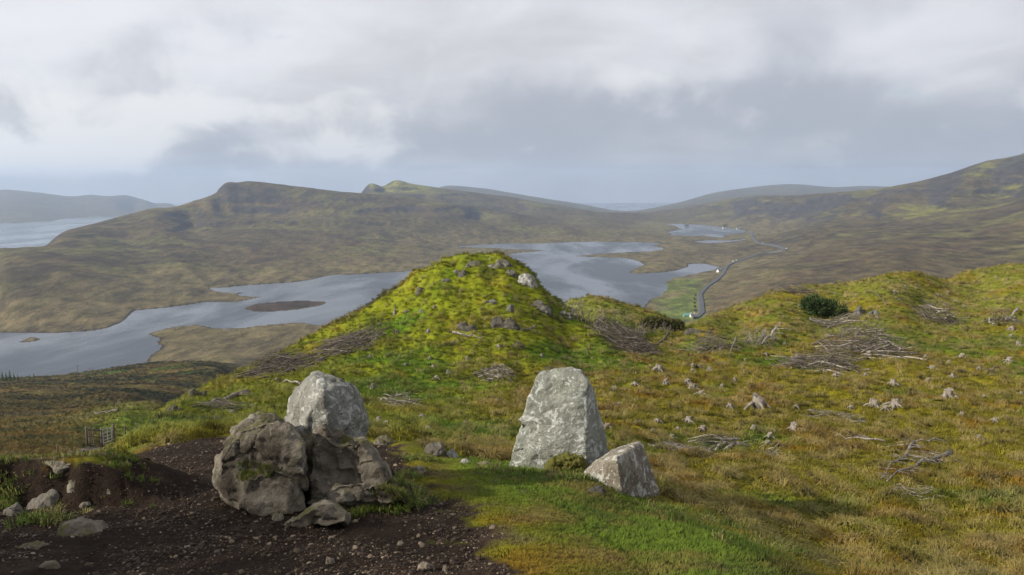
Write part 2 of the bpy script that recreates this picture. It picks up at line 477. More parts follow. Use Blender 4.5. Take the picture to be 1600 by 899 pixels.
def masks_near(x, y):
    """signed distances to the soil patch and to the bench (negative inside), only evaluated close by"""
    ds = np.full(x.shape, 50.0); de = np.full(x.shape, 50.0)
    k = (y < 24) & (y > -10)
    if k.any():
        ds[k] = sdist(x[k], y[k], SOIL); de[k] = sdist(x[k], y[k], EDGE)
    return ds, de


def land_dist(x, y):
    d = np.full(x.shape, 999.0)
    k = (y > 560) & (y < 4600)
    if k.any():
        xs, ys = x[k], y[k]
        dd = np.full(xs.shape, 999.0)
        for P in LOCHS:
            dd = np.minimum(dd, sdist(xs, ys, P))
        for P in ISLES:
            dd = np.maximum(dd, -sdist(xs, ys, P))
        d[k] = dd
    return d


def height(x, y, full=False):
    x = np.asarray(x, float).ravel(); y = np.asarray(y, float).ravel()
    h = rbf(x, y)
    ds, de = masks_near(x, y)
    out = sst(de, -0.1, 0.5)                       # 0 on the bench, 1 off it
    farw = sst(y, 130, 300)
    # rough pasture: hummocks and tussocks
    nearw = (1 - farw)
    hum = (0.42 - 0.27 * sst(-x / y, -0.14, -0.06)) * fbm(x / 5.0, y / 5.0, 3) * sst(y, 14, 34)
    tus = fbm(x / 0.95 + 4, y / 0.95, 2)
    lump = 1 - np.abs(fbm(x / 0.8 + 11, y / 0.8 + 5, 2)) * 2.2
    tus = (0.20 * np.clip(tus + 0.1, -0.25, 1) + 0.10 * lump) * (0.75 + 0.45 * fbm(x / 6 + 3, y / 6, 2)) + 0.05 * fbm(x / 0.33, y / 0.33, 2)
    h += nearw * out * (hum + tus)
    inn = (1 - out)
    soilw = sst(-ds + 0.25 * fbm(x / 0.5, y / 0.5, 2), -0.1, 0.15)
    h += inn * (0.05 * fbm(x / 1.3, y / 1.3, 3) + 0.012 * fbm(x / 0.22, y / 0.22, 2))
    h += inn * soilw * (0.035 * fbm(x / 0.45, y / 0.45, 3) + 0.018 * fbm(x / 0.09, y / 0.09, 2) - 0.05)
    # the peat bank at the left edge of the path
    bx, by = W(120, 745, 9.6)[:2]
    g = np.exp(-(((x - bx) / 1.05) ** 4)) * sst(y + 0.15 * fbm(x / 0.5, y / 0.5, 2), 8.75, 8.98) * (1 - sst(y, 9.7, 11.0))
    h += 0.52 * g
    bx2, by2 = W(620, 768, 9.4)[:2]
    h += 0.16 * np.exp(-((x - bx2 + 0.1) / 0.28) ** 2 - ((y - by2) / 0.45) ** 2)
    # moor and hills
    ld = land_dist(x, y)
    calm = np.ones(len(x))                          # keep the traced sky lines of the hills free of noise
    kf = y > 1500
    if kf.any():
        uu, ly = x[kf] / y[kf], np.log(y[kf]); cc = np.ones(kf.sum())
        for cu_, cl_ in CRESTS:
            w_ = np.exp(-((ly - np.interp(uu, cu_, cl_)) / 0.055) ** 2) * ((uu > cu_[0] - 0.01) & (uu < cu_[-1] + 0.01))
            cc *= 1 - 0.88 * w_
        calm[kf] = cc
    shore = sst(ld, 10, 160) * calm
    rel = np.clip((h - SEA) / 60, 0, 1)
    m = farw * shore * rel
    s = np.clip(y / 1500, 0.12, 1.4)
    h += m * s * (4 * fbm(x / 420, y / 420, 4) + 2.4 * fbm(x / 120 + 5, y / 120, 4, ridged=True) * sst(y, 500, 1500))
    h += farw * (1 - sst(y, 400, 900)) * (2.2 * fbm(x / 32, y / 32, 4) + 0.5 * fbm(x / 4, y / 4, 2))
    h += farw * sst(ld, 3, 50) * 1.2 * fbm(x / 28, y / 28, 3) * sst(y, 600, 1000)
    # basalt terraces on the higher slopes
    tw = calm * sst(y, 2000, 2700) * (1 - sst(y, 6000, 7500)) * sst(h, 35, 80)
    if (tw > 0).any():
        per = 34.0
        q = (h + 10 * fbm(x / 600, y / 600, 3)) / per
        fr = q - np.floor(q)
        step = np.where(fr < 0.80, fr * 0.38 / 0.80, 0.38 + (fr - 0.80) * 0.62 / 0.20)
        brk = sst(fbm(x / 350 + 3, y / 350, 3), -0.25, 0.25)
        h += tw * brk * (step - fr) * per * 1.0
    # shores
    k = ld < 400
    if k.any():
        d = ld[k]
        hk = h[k]
        hl = np.minimum(np.maximum(hk, 0.35 + 0.010 * d), 0.9 + 0.11 * d + 0.0006 * d * d)
        hw = -0.3 - np.minimum(6.0, 0.12 * -d)
        h[k] = np.where(d > 0, hl, hw)
    if full:
        return h, ds, de, ld
    return h


def ground(pxs, pys, ymin=3.0, ymax=7000.0, n=520):
    """where the sight line through each photo pixel first meets the ground"""
    pxs = np.atleast_1d(np.asarray(pxs, float)); pys = np.atleast_1d(np.asarray(pys, float))
    u, t = ray(pxs, pys)
    ys = np.exp(np.linspace(math.log(ymin), math.log(ymax), n))
    Y = np.tile(ys, (len(u), 1)); X = u[:, None] * Y
    H = height(X.ravel(), Y.ravel()).reshape(Y.shape)
    dlt = CAMZ + t[:, None] * Y - H
    hit = dlt < 0
    idx = np.where(hit.any(1), hit.argmax(1), n - 1)
    idx = np.maximum(idx, 1)
    r = np.arange(len(u))
    a, b = dlt[r, idx - 1], dlt[r, idx]
    f = np.clip(a / (a - b + 1e-9), 0, 1)
    y = Y[r, idx - 1] + f * (Y[r, idx] - Y[r, idx - 1])
    x = u * y
    return np.stack([x, y, height(x, y)], 1)


# ------------------------------------------------------------------ ground cover colours
def cover(x, y, h, ds, de, ld, slope):
    """albedo of the vegetation, soil and rock at each ground point"""
    n = len(x)
    def c(r, g, b):
        return np.array([r, g, b])[None, :]
    def lerp(A, B, f):
        return A + (B - A) * f[:, None]
    px_, py_ = pix(x, y, h)
    n1 = fbm(x / 9, y / 9, 4); n2 = fbm(x / 2.2 + 7, y / 2.2, 3); n3 = fbm(x / 0.6, y / 0.6 + 3, 2)
    # hillside: moss and rough grass, olive to rust, with straw tussocks
    A = np.tile(c(0.160, 0.138, 0.009), (n, 1))
    A = lerp(A, c(0.180, 0.102, 0.007), sst(n2 + 0.5 * n1, -0.05, 0.40))
    A = lerp(A, c(0.080, 0.120, 0.008), sst(n1 - 0.3 * n2 + 0.25 * sst(y, 30, 60), 0.05, 0.40))
    A = lerp(A, c(0.26, 0.20, 0.07), sst(n3 + 0.4 * n2, 0.26, 0.62) * 0.7)
    # knoll and left slope: lush yellow green
    kn = sst(760 + 130 * n1 - px_ + (y < 60) * 190 * sst(py_, 640, 500), -60, 60) * sst(y, 15.0, 17.0) * (1 - sst(y, 76, 90))
    B = np.tile(c(0.155, 0.172, 0.009), (n, 1))
    B = lerp(B, c(0.075, 0.145, 0.009), sst(n1 + 0.3 * n2, -0.02, 0.30) * 0.85)
    B = lerp(B, c(0.200, 0.155, 0.013), sst(n2 - 0.3 * n1, 0.12, 0.45) * 0.7)
    B = lerp(B, c(0.21, 0.20, 0.055), sst(n3 + 0.3 * n2, 0.25, 0.6) * 0.45)
    B = lerp(B, c(0.050, 0.058, 0.010), sst(fbm(x / 3.5 + 40, y / 3.5, 4, 0.6), 0.12, 0.34) * 0.75)
    thr = np.interp(y, [19, 22, 27, 33, 37, 42, 47, 50, 54, 57, 62], [180, 205, 235, 268, 300, 340, 400, 440, 500, 620, 745])
    low_ = sst(thr - px_, 6, 26) * sst(y, 22, 30)          # ground dropping away beyond the green flank
    kn = kn * (1 - low_)
    A = lerp(A, B, kn)
    R = lerp(np.tile(c(0.115, 0.085, 0.020), (n, 1)), c(0.150, 0.092, 0.022), sst(n1, -0.1, 0.3))
    R = lerp(R, c(0.045, 0.048, 0.014), sst(fbm(x / 5 + 2, y / 5, 3), 0.02, 0.25))
    R = lerp(R, c(0.120, 0.165, 0.020), np.exp(-((px_ - 215) / 70.0) ** 2 - ((py_ - 662) / 34.0) ** 2) * sst(y, 36, 44) * (1 - sst(y, 86, 96)))
    A = lerp(A, R, low_ * (y < 170))
    # second knoll and the far right ridge are greener again
    rg = sst(y, 44, 80) * (1 - sst(y, 125, 170)) * sst(n1 + 0.35, 0.0, 0.4) * (px_ > 700)
    A = lerp(A, lerp(np.tile(c(0.150, 0.150, 0.020), (n, 1)), c(0.23, 0.185, 0.06), sst(n2, 0, 0.35)), rg * 0.8 * (1 - kn))
    # bench turf
    inn = 1 - sst(de + 0.25 * n3, -0.15, 0.25)
    T = lerp(np.tile(c(0.078, 0.118, 0.010), (n, 1)), c(0.115, 0.100, 0.022), sst(n2 + n3 * 0.5, -0.05, 0.40))
    T = lerp(T, c(0.045, 0.075, 0.009), sst(fbm(x / 0.9 + 5, y / 0.9, 3), 0.05, 0.4) * 0.7)
    T = lerp(T, c(0.075, 0.052, 0.026), sst(fbm(x / 0.35 + 8, y / 0.35, 3) - 0.25 * sst(ds, 0.2, 2.0), 0.18, 0.4) * 0.7)
    A = lerp(A, T, inn * sst(ds, -0.5, 1.2))
    s = sst(-ds + 0.55 * n3 + 0.25 * n2, -0.15, 0.22) * inn
    S = lerp(np.tile(c(0.020, 0.013, 0.009), (n, 1)), c(0.036, 0.024, 0.017), sst(n3 + 0.4 * n2, 0, 0.5))
    worn = sst(0.62 - np.abs(ds + 0.1 * n2), 0.0, 0.5) * inn * 0.7
    A = lerp(A, c(0.115, 0.088, 0.040), worn * sst(n3 + 0.2, 0, 0.4))
    A = lerp(A, S, s)
    # gravel path through the gate
    pth = sst(1.3 - np.abs(x - (-24.6 + (y - 47) * -0.30)), 0.0, 0.4) * sst(y, 34, 36) * (1 - sst(y, 60, 64))
    A = lerp(A, c(0.115, 0.095, 0.08), pth)
    # peat bank face
    # moor beyond
    m1 = fbm(x / 260, y / 260, 5, 0.55); m2 = fbm(x / 60 + 3, y / 90, 4, 0.55); m3 = fbm(x / 900 + 8, y / 420, 3); m4 = fbm(x / 11, y / 11, 3)
    M = np.tile(c(0.094, 0.073, 0.036), (n, 1))
    M = lerp(M, c(0.045, 0.032, 0.025), sst(m2 + 0.5 * m1, 0.0, 0.35))
    M = lerp(M, c(0.120, 0.108, 0.040), sst(m1 - 0.4 * m2 + 0.3 * m3, 0.02, 0.32))
    M = lerp(M, c(0.130, 0.078, 0.048), sst(m3 + 0.4 * m2, 0.12, 0.4) * 0.3)
    M = lerp(M, c(0.155, 0.125, 0.060), (1 - sst(ld, 60, 300)) * 0.7)
    M = lerp(M, c(0.030, 0.022, 0.017), (1 - sst(ld, 1.0, 5.5)) * (ld < 50) * 0.8)
    iw = np.zeros(n)
    k = (y > 700) & (y < 1700)
    if k.any():
        iw[k] = sst(-sdist(x[k], y[k], ISLES[0]), 2, 7)
    M = lerp(M, c(0.060, 0.042, 0.030), iw)
    # pasture by the road
    fld = sst(px_, 1010, 1040) * sst(1112 - px_ + 25 * m2, 0, 25) * sst(py_, 425, 440) * (y > 700) * (y < 1800)
    M = lerp(M, lerp(np.tile(c(0.115, 0.150, 0.030), (n, 1)), c(0.165, 0.140, 0.06), sst(m2 + 0.5 * m1, 0, 0.3)), fld * 0.9)
    # bright grass on the right-hand hill and under the crags of the left one
    rgt = sst(px_, 1300, 1450) * sst(y, 1700, 2200) * sst(m1 + 0.5 * m2, 0.05, 0.3)
    M = lerp(M, c(0.20, 0.19, 0.035), rgt * 0.75)
    lg = sst(y, 2000, 2600) * sst(m2 + 0.3 * m1, 0.2, 0.45) * (1 - rgt) * 0.5
    M = lerp(M, c(0.15, 0.15, 0.040), lg)
    hp = sst(y, 4000, 4200) * (1 - sst(y, 5000, 6000)) * sst(px_, 540, 560) * (1 - sst(px_, 640, 720))
    M = lerp(M, c(0.22, 0.21, 0.04), hp * 0.8)
    # dark heather moor below the path on the left
    hm = sst(y, 90, 160) * (1 - sst(y, 600, 760))
    Hc = lerp(np.tile(c(0.085, 0.068, 0.020), (n, 1)), c(0.028, 0.030, 0.012), sst(fbm(x / 38, y / 38, 4, 0.6) + 0.35 * m4, -0.05, 0.22))
    Hc = lerp(Hc, c(0.13, 0.082, 0.028), sst(fbm(x / 26 + 9, y / 26, 3), 0.1, 0.4) * 0.8)
    Hc = lerp(Hc, c(0.09, 0.125, 0.018), sst(fbm(x / 45 + 30, y / 45, 3), 0.28, 0.45) * 0.8)
    M = M * 0.84
    M = lerp(M, Hc, hm)
    A = lerp(A, M, sst(y + 10 * n1, 92, 130) * (1 - sst(x / y, 0.05, 0.12) * (1 - sst(y, 140, 180))))
    # bare rock where it is steep far away
    rk = sst(slope + 0.12 * m2, 0.28, 0.46) * sst(y, 1500, 2400)
    A = lerp(A, c(0.040, 0.036, 0.036), rk * 0.9)
    rk2 = sst(slope + 0.25 * n2, 1.25, 1.7) * (y < 140) * sst(y, 17, 24)
    A = lerp(A, c(0.060, 0.052, 0.045), rk2 * 0.85)
    bk = sst(slope, 0.75, 1.3) * inn * (y > 8) * (y < 9.6) * (x < -3.2)
    A = lerp(A, c(0.022, 0.015, 0.011), bk)
    A *= (1 + 0.22 * fbm(x / (0.02 * y + 0.05), np.log(np.maximum(y, 1)) * 60, 2))[:, None]
    return np.clip(A, 0.004, 0.6)


# ------------------------------------------------------------------ object helpers
def tag(o, label=None, cat=None, group=None, kind=None):
    if label: o['label'] = label
    if cat: o['category'] = cat
    if group: o['group'] = group
    if kind: o['kind'] = kind
    return o


def mesh_np(name, verts, faces, mat=None, smooth=True, cols=None):
    me = bpy.data.meshes.new(name)
    verts = np.asarray(verts, np.float32); faces = np.asarray(faces, np.int32)
    k = faces.shape[1]
    me.vertices.add(len(verts)); me.vertices.foreach_set('co', verts.ravel())
    me.loops.add(faces.size); me.loops.foreach_set('vertex_index', faces.ravel())
    me.polygons.add(len(faces))
    me.polygons.foreach_set('loop_start', np.arange(0, faces.size, k, dtype=np.int32))
    me.polygons.foreach_set('use_smooth', np.full(len(faces), smooth, bool))
    me.update(calc_edges=True)
    if cols is not None:
        at = me.attributes.new('cover', 'FLOAT_COLOR', 'POINT')
        at.data.foreach_set('color', np.concatenate([cols, np.ones((len(cols), 1))], 1).astype(np.float32).ravel())
    if mat: me.materials.append(mat)
    return me


def link(name, me, parent=None, loc=None):
    o = bpy.data.objects.new(name, me)
    COL.objects.link(o)
    if parent: o.parent = parent
    if loc is not None: o.location = loc
    return o


def empty(name, loc, rz=0.0):
    o = bpy.data.objects.new(name, None)
    o.empty_display_size = 0.2
    o.location = loc; o.rotation_euler = (0, 0, rz)
    COL.objects.link(o)
    return o


class MB:
    """collects boxes and tubes into one mesh"""
    def __init__(s):
        s.v = []; s.f = []
    def tube(s, pts, rad, sides=5, cap=True):
        pts = [Vector(p) for p in pts]
        n = len(pts); b0 = len(s.v)
        if not hasattr(rad, '__len__'): rad = [rad] * n
        prev = None
        for i, p in enumerate(pts):
            d = (pts[min(i + 1, n - 1)] - pts[max(i - 1, 0)])
            d = d.normalized() if d.length > 1e-9 else Vector((0, 0, 1))
            if prev is None:
                prev = d.orthogonal().normalized()
            a = (prev - d * prev.dot(d)).normalized(); prev = a
            b = d.cross(a)
            for k in range(sides):
                th = 2 * math.pi * k / sides
                s.v.append(tuple(p + (a * math.cos(th) + b * math.sin(th)) * rad[i]))
        for i in range(n - 1):
            for k in range(sides):
                q = b0 + i * sides; r = (k + 1) % sides
                s.f.append((q + k, q + r, q + sides + r, q + sides + k))
        if cap:
            s.f.append(tuple(b0 + k for k in reversed(range(sides))))
            s.f.append(tuple(b0 + (n - 1) * sides + k for k in range(sides)))
        return s
    def box(s, c, size, rz=0.0):
        b0 = len(s.v); R = Matrix.Rotation(rz, 3, 'Z')
        for sx in (-1, 1):
            for sy in (-1, 1):
                for sz in (-1, 1):
                    s.v.append(tuple(Vector(c) + R @ Vector((sx * size[0] / 2, sy * size[1] / 2, sz * size[2] / 2))))
        for f in ((0, 1, 3, 2), (4, 6, 7, 5), (0, 4, 5, 1), (2, 3, 7, 6), (0, 2, 6, 4), (1, 5, 7, 3)):
            s.f.append(tuple(b0 + k for k in f))
        return s
    def poly(s, vs, fs):
        b0 = len(s.v); s.v += [tuple(v) for v in vs]; s.f += [tuple(b0 + k for k in f) for f in fs]
        return s
    def mesh(s, name, mat, smooth=False):
        me = bpy.data.meshes.new(name)
        me.from_pydata(s.v, [], s.f)
        if smooth:
            me.polygons.foreach_set('use_smooth', [True] * len(me.polygons))
        me.materials.append(mat)
        me.update()
        return me
    def build(s, name, mat, parent=None, smooth=False):
        return link(name, s.mesh(name, mat, smooth), parent)


# ------------------------------------------------------------------ materials
def new_mat(name):
    m = bpy.data.materials.new(name); m.use_nodes = True
    m.node_tree.nodes.clear()
    t = NT(m.node_tree)
    out = t.n('ShaderNodeOutputMaterial')
    bs = t.n('ShaderNodeBsdfPrincipled')
    m.node_tree.links.new(bs.outputs[0], out.inputs[0])
    bs.inputs['Roughness'].default_value = 0.9
    bs.inputs['Specular IOR Level'].default_value = 0.2
    return m, t, bs


def bump(t, bs, h, strength, dist):
    b = t.n('ShaderNodeBump')
    b.inputs['Strength'].default_value = strength
    b.inputs['Distance'].default_value = dist
    t.put(b.inputs['Height'], h)
    t.put(bs.inputs['Normal'], b.outputs[0])


def mat_ground(name, near):
    m, t, bs = new_mat(name)
    at = t.n('ShaderNodeAttribute', attribute_name='cover')
    pos = t.n('ShaderNodeNewGeometry').outputs['Position']
    if near:
        a = t.noise(pos, 14.0, 5, 0.65); b = t.noise(pos, 1.7, 4, 0.6)
        f = t.math('ADD', t.math('MULTIPLY', a, 1.0), t.math('MULTIPLY', b, 0.7))
        c = t.vmath('SCALE', at.outputs['Color'], t.mapr(f, 0.5, 1.2, 0.5, 1.5))
        bump(t, bs, t.noise(pos, 22.0, 5, 0.7), 0.8, 0.05)
    else:
        st = t.vmath('MULTIPLY', pos, (1.0, 0.45, 1.0))
        a = t.noise(st, 0.05, 7, 0.68); b = t.noise(pos, 0.35, 4, 0.7)
        f = t.math('ADD', t.math('MULTIPLY', a, 1.1), t.math('MULTIPLY', b, 0.6))
        c = t.vmath('SCALE', at.outputs['Color'], t.mapr(f, 0.60, 1.10, 0.42, 1.55))
        ol = t.noise(st, 0.011, 8, 0.7, 0.6)
        c = t.mix(t.mapr(ol, 0.52, 0.62, 0.0, 0.55), c, (0.030, 0.024, 0.018))
        bump(t, bs, t.noise(st, 0.08, 8, 0.72), 1.0, 4.5)
    t.put(bs.inputs['Base Color'], c)
    bs.inputs['Specular IOR Level'].default_value = 0.08
    bs.inputs['Roughness'].default_value = 1.0
    return m


def mat_rock(name, c1, c2, lichen=0.5, moss=0.3, lc=(0.42, 0.43, 0.40), dark=(0.03, 0.026, 0.022), scale=1.0, fine=0.02):
    m, t, bs = new_mat(name)
    geo = t.n('ShaderNodeNewGeometry')
    pos = geo.outputs['Position']
    nz = t.sep(geo.outputs['Normal'])[2]
    a = t.noise(pos, 2.2 * scale, 6, 0.62, 0.3)
    c = t.mix(t.mapr(a, 0.36, 0.64), c1, c2)
    d = t.noise(pos, 9.0 * scale, 5, 0.7)
    c = t.mix(t.mapr(d, 0.60, 0.74, 0.0, 0.75), c, dark)
    # lichen discs and crusts
    l1 = t.noise(t.vmath('ADD', pos, (5.0, 1.0, 2.0)), 4.5 * scale, 6, 0.66, 0.8)
    l2 = t.noise(t.vmath('ADD', pos, (1.0, 8.0, 4.0)), 17.0 * scale, 4, 0.6, 0.6)
    lf = t.math('MAXIMUM', t.mapr(l1, 0.66 - 0.2 * lichen, 0.72 - 0.2 * lichen), t.mapr(l2, 0.70 - 0.16 * lichen, 0.73 - 0.16 * lichen, 0, 0.9))
    c = t.mix(t.math('MULTIPLY', lf, min(1.0, lichen * 1.25)), c, lc)
    if moss > 0:
        mn = t.noise(pos, 3.0 * scale, 5, 0.65)
        mf = t.math('MULTIPLY', t.mapr(nz, 0.25, 0.85), t.mapr(mn, 0.62 - 0.2 * moss, 0.72 - 0.2 * moss))
        c = t.mix(t.math('MULTIPLY', mf, 0.85), c, (0.085, 0.085, 0.02))
    t.put(bs.inputs['Base Color'], c)
    h = t.math('ADD', t.math('MULTIPLY', a, 1.4), t.math('ADD', t.math('MULTIPLY', d, 0.7), t.math('MULTIPLY', t.noise(pos, 45.0 * scale, 4, 0.7), 0.35)))
    bump(t, bs, h, 1.0, fine * 3.2)
    return m


def mat_plain(name, c1, c2, scale, rough=0.85, bmp=0.0, stretch=None, spec=0.2, island=0.0):
    m, t, bs = new_mat(name)
    pos = t.n('ShaderNodeTexCoord').outputs['Object']
    if stretch: pos = t.vmath('MULTIPLY', pos, stretch)
    a = t.noise(pos, scale, 5, 0.65, 0.2)
    c = t.mix(t.mapr(a, 0.35, 0.65), c1, c2)
    if island:
        r = t.n('ShaderNodeNewGeometry').outputs['Random Per Island']
        r = t.math('FRACT', t.math('ADD', r, t.n('ShaderNodeObjectInfo').outputs['Random']))
        c = t.vmath('SCALE', c, t.mapr(r, 0, 1, 1 - island, 1 + island, smooth=False))
    t.put(bs.inputs['Base Color'], c)
    bs.inputs['Roughness'].default_value = rough
    bs.inputs['Specular IOR Level'].default_value = spec
    if bmp: bump(t, bs, a, 0.8, bmp)
    return m


def mat_water(name, base, wave, wdist, rough):
    m, t, bs = new_mat(name)
    pos = t.n('ShaderNodeNewGeometry').outputs['Position']
    st = t.vmath('MULTIPLY', pos, (1.0, 0.55, 1.0))
    w = t.math('ADD', t.noise(st, wave, 4, 0.6), t.math('MULTIPLY', t.noise(st, wave * 0.12, 3, 0.5), 1.2))
    gust = t.noise(t.vmath('MULTIPLY', pos, (1.0, 0.3, 1.0)), 0.006, 4, 0.6, 0.5)
    bs.inputs['Base Color'].default_value = base + (1,)
    t.put(bs.inputs['Roughness'], t.mapr(gust, 0.40, 0.60, rough * 0.55, rough * 1.5))
    bs.inputs['IOR'].default_value = 1.333
    bs.inputs['Specular IOR Level'].default_value = 0.5
    b = t.n('ShaderNodeBump')
    t.put(b.inputs['Strength'], t.mapr(gust, 0.40, 0.62, 0.30, 1.0))
    b.inputs['Distance'].default_value = wdist
    t.put(b.inputs['Height'], w)
    t.put(bs.inputs['Normal'], b.outputs[0])
    return m


def mat_blades(name, lush=True):
    m, t, bs = new_mat(name)
    at = t.n('ShaderNodeAttribute', attribute_name='tint', attribute_type='INSTANCER')
    r = t.n('ShaderNodeNewGeometry').outputs['Random Per Island']
    c = t.vmath('SCALE', at.outputs['Color'], t.mapr(r, 0, 1, 0.65, 1.4, smooth=False))
    t.put(bs.inputs['Base Color'], c)
    gn = t.n('ShaderNodeAttribute', attribute_name='gn', attribute_type='INSTANCER').outputs['Vector']
    nn = t.n('ShaderNodeNewGeometry').outputs['Normal']
    if lush:       # blades in a sward are lit much like the slope they stand on
        t.put(bs.inputs['Normal'], t.vmath('NORMALIZE', t.vmath('ADD', gn, t.vmath('SCALE', nn, 0.45))))
    bs.inputs['Roughness'].default_value = 0.7
    bs.inputs['Specular IOR Level'].default_value = 0.15
    return m


M = {}
M['hill'] = mat_ground('hillside_cover', True)
M['moor'] = mat_ground('moor_cover', False)
M['loch'] = mat_water('loch_water', (0.045, 0.056, 0.072), 0.22, 0.7, 0.30)
M['sea'] = mat_water('sea_water', (0.05, 0.07, 0.09), 0.02, 1.2, 0.25)
M['brown_rock'] = mat_rock('brown_boulder', (0.082, 0.067, 0.050), (0.230, 0.200, 0.155), 0.42, 0.62, (0.33, 0.31, 0.27))
M['grey_rock'] = mat_rock('lichen_stone', (0.150, 0.145, 0.125), (0.235, 0.230, 0.205), 0.62, 0.12, (0.46, 0.46, 0.43))
M['pale_rock'] = mat_rock('standing_stone', (0.185, 0.190, 0.160), (0.265, 0.270, 0.235), 0.66, 0.05, (0.52, 0.53, 0.50), dark=(0.075, 0.070, 0.055))
M['block_rock'] = mat_rock('fallen_block', (0.150, 0.125, 0.095), (0.240, 0.215, 0.170), 0.62, 0.05, (0.50, 0.50, 0.46), dark=(0.045, 0.036, 0.026))
M['mid_rock'] = mat_rock('bank_stone', (0.075, 0.064, 0.052), (0.150, 0.134, 0.112), 0.28, 0.25, (0.30, 0.29, 0.26))
M['dark_rock'] = mat_rock('wet_crag', (0.055, 0.048, 0.042), (0.120, 0.108, 0.092), 0.35, 0.55, (0.26, 0.25, 0.22), scale=0.8, fine=0.05)
M['crag_rock'] = mat_rock('summit_crag', (0.085, 0.078, 0.066), (0.170, 0.158, 0.135), 0.5, 0.45, (0.34, 0.34, 0.31), scale=0.8, fine=0.05)
M['stone'] = mat_rock('loose_stone', (0.110, 0.085, 0.062), (0.210, 0.175, 0.135), 0.2, 0.0, (0.33, 0.30, 0.25), scale=3.0, fine=0.008)
M['stump'] = mat_plain('weathered_stump_wood', (0.080, 0.067, 0.053), (0.26, 0.228, 0.19), 9.0, bmp=0.02, stretch=(1, 1, 0.25))
M['stump_top'] = mat_plain('sawn_wood', (0.13, 0.11, 0.088), (0.25, 0.22, 0.18), 14.0)
M['twig'] = mat_plain('dead_branch_wood', (0.085, 0.070, 0.056), (0.27, 0.24, 0.205), 6.0, island=0.6)
M['twig_dark'] = mat_plain('dark_branch_wood', (0.065, 0.052, 0.043), (0.165, 0.140, 0.118), 6.0, island=0.45)
M['bark'] = mat_plain('old_bark', (0.055, 0.042, 0.033), (0.125, 0.10, 0.08), 8.0, bmp=0.02)
M['post'] = mat_plain('fence_wood', (0.085, 0.068, 0.052), (0.17, 0.14, 0.11), 10.0, stretch=(1, 1, 0.2))
M['steel'] = mat_plain('galvanised_steel', (0.22, 0.24, 0.26), (0.32, 0.34, 0.36), 12.0, rough=0.5, spec=0.5)
M['needle'] = mat_plain('spruce_needles', (0.018, 0.034, 0.010), (0.045, 0.070, 0.018), 5.0, island=0.5)
M['gorse'] = mat_plain('dark_gorse', (0.030, 0.034, 0.012), (0.075, 0.070, 0.022), 4.0, island=0.5)
M['moss'] = mat_plain('moss', (0.060, 0.066, 0.012), (0.120, 0.105, 0.022), 14.0, bmp=0.02, island=0.3)
M['white'] = mat_plain('white_render', (0.60, 0.60, 0.58), (0.70, 0.70, 0.68), 0.5)
M['slate'] = mat_plain('slate', (0.07, 0.075, 0.085), (0.11, 0.115, 0.125), 2.0)
M['glass'] = mat_plain('window_glass', (0.02, 0.025, 0.03), (0.03, 0.035, 0.04), 1.0, rough=0.1, spec=0.5)
M['green_tin'] = mat_plain('green_tin', (0.10, 0.20, 0.16), (0.14, 0.26, 0.21), 1.0)
M['road'] = mat_plain('asphalt', (0.060, 0.062, 0.068), (0.085, 0.088, 0.095), 0.2)
M['tyre'] = mat_plain('tyre', (0.02, 0.02, 0.02), (0.03, 0.03, 0.03), 3.0)
M['car_white'] = mat_plain('white_paint', (0.75, 0.75, 0.76), (0.80, 0.80, 0.80), 1.0, rough=0.3, spec=0.5)
M['car_dark'] = mat_plain('dark_paint', (0.04, 0.05, 0.07), (0.05, 0.06, 0.08), 1.0, rough=0.3, spec=0.5)
M['blades'] = mat_blades('grass_blades')

# ------------------------------------------------------------------ the land
US = np.concatenate([np.linspace(-1.05, -0.70, 26)[:-1], np.linspace(-0.70, 0.70, 720), np.linspace(0.70, 1.05, 26)[1:]])


def sheet(name, ys, mat, skirt=False):
    U, Yv = np.meshgrid(US, ys)
    X = U * Yv
    nr, nc = X.shape
    h, ds, de, ld = height(X, Yv, True)
    H = h.reshape(nr, nc)
    dw = np.gradient(np.log(ys))[:, None]
    sy = np.gradient(H, axis=0) / (dw * Yv)
    sx = np.gradient(H, axis=1) / (np.gradient(US)[None, :] * Yv)
    sl = np.sqrt(sx * sx + (sy - 0 * sx) ** 2).ravel()
    co = cover(X.ravel(), Yv.ravel(), h, ds, de, ld, sl)
    V = np.stack([X.ravel(), Yv.ravel(), h], 1)
    if skirt:     # the ground under and behind the camera
        back = []
        for yb, sp in ((-0.5, 6.0), (-6.0, 30.0), (-70.0, 120.0)):
            back.append(np.stack([US / 1.05 * sp, np.full(nc, yb), np.full(nc, CAMZ - 1.53 - 0.235 * yb) + 0.1 * fbm(US * sp / 2, US * 0 + yb, 2)], 1))
        V = np.concatenate(back[::-1] + [V]); co = np.concatenate([np.tile(np.array([[0.06, 0.05, 0.02]]), (3 * nc, 1)), co])
        nr += 3
    i = np.arange((nr - 1) * nc).reshape(nr - 1, nc)[:, :-1].ravel()
    F = np.stack([i, i + 1, i + nc + 1, i + nc], 1)
    o = link(name, mesh_np(name, V, F, mat, True, co))
    tag(o, kind='structure')
    return o


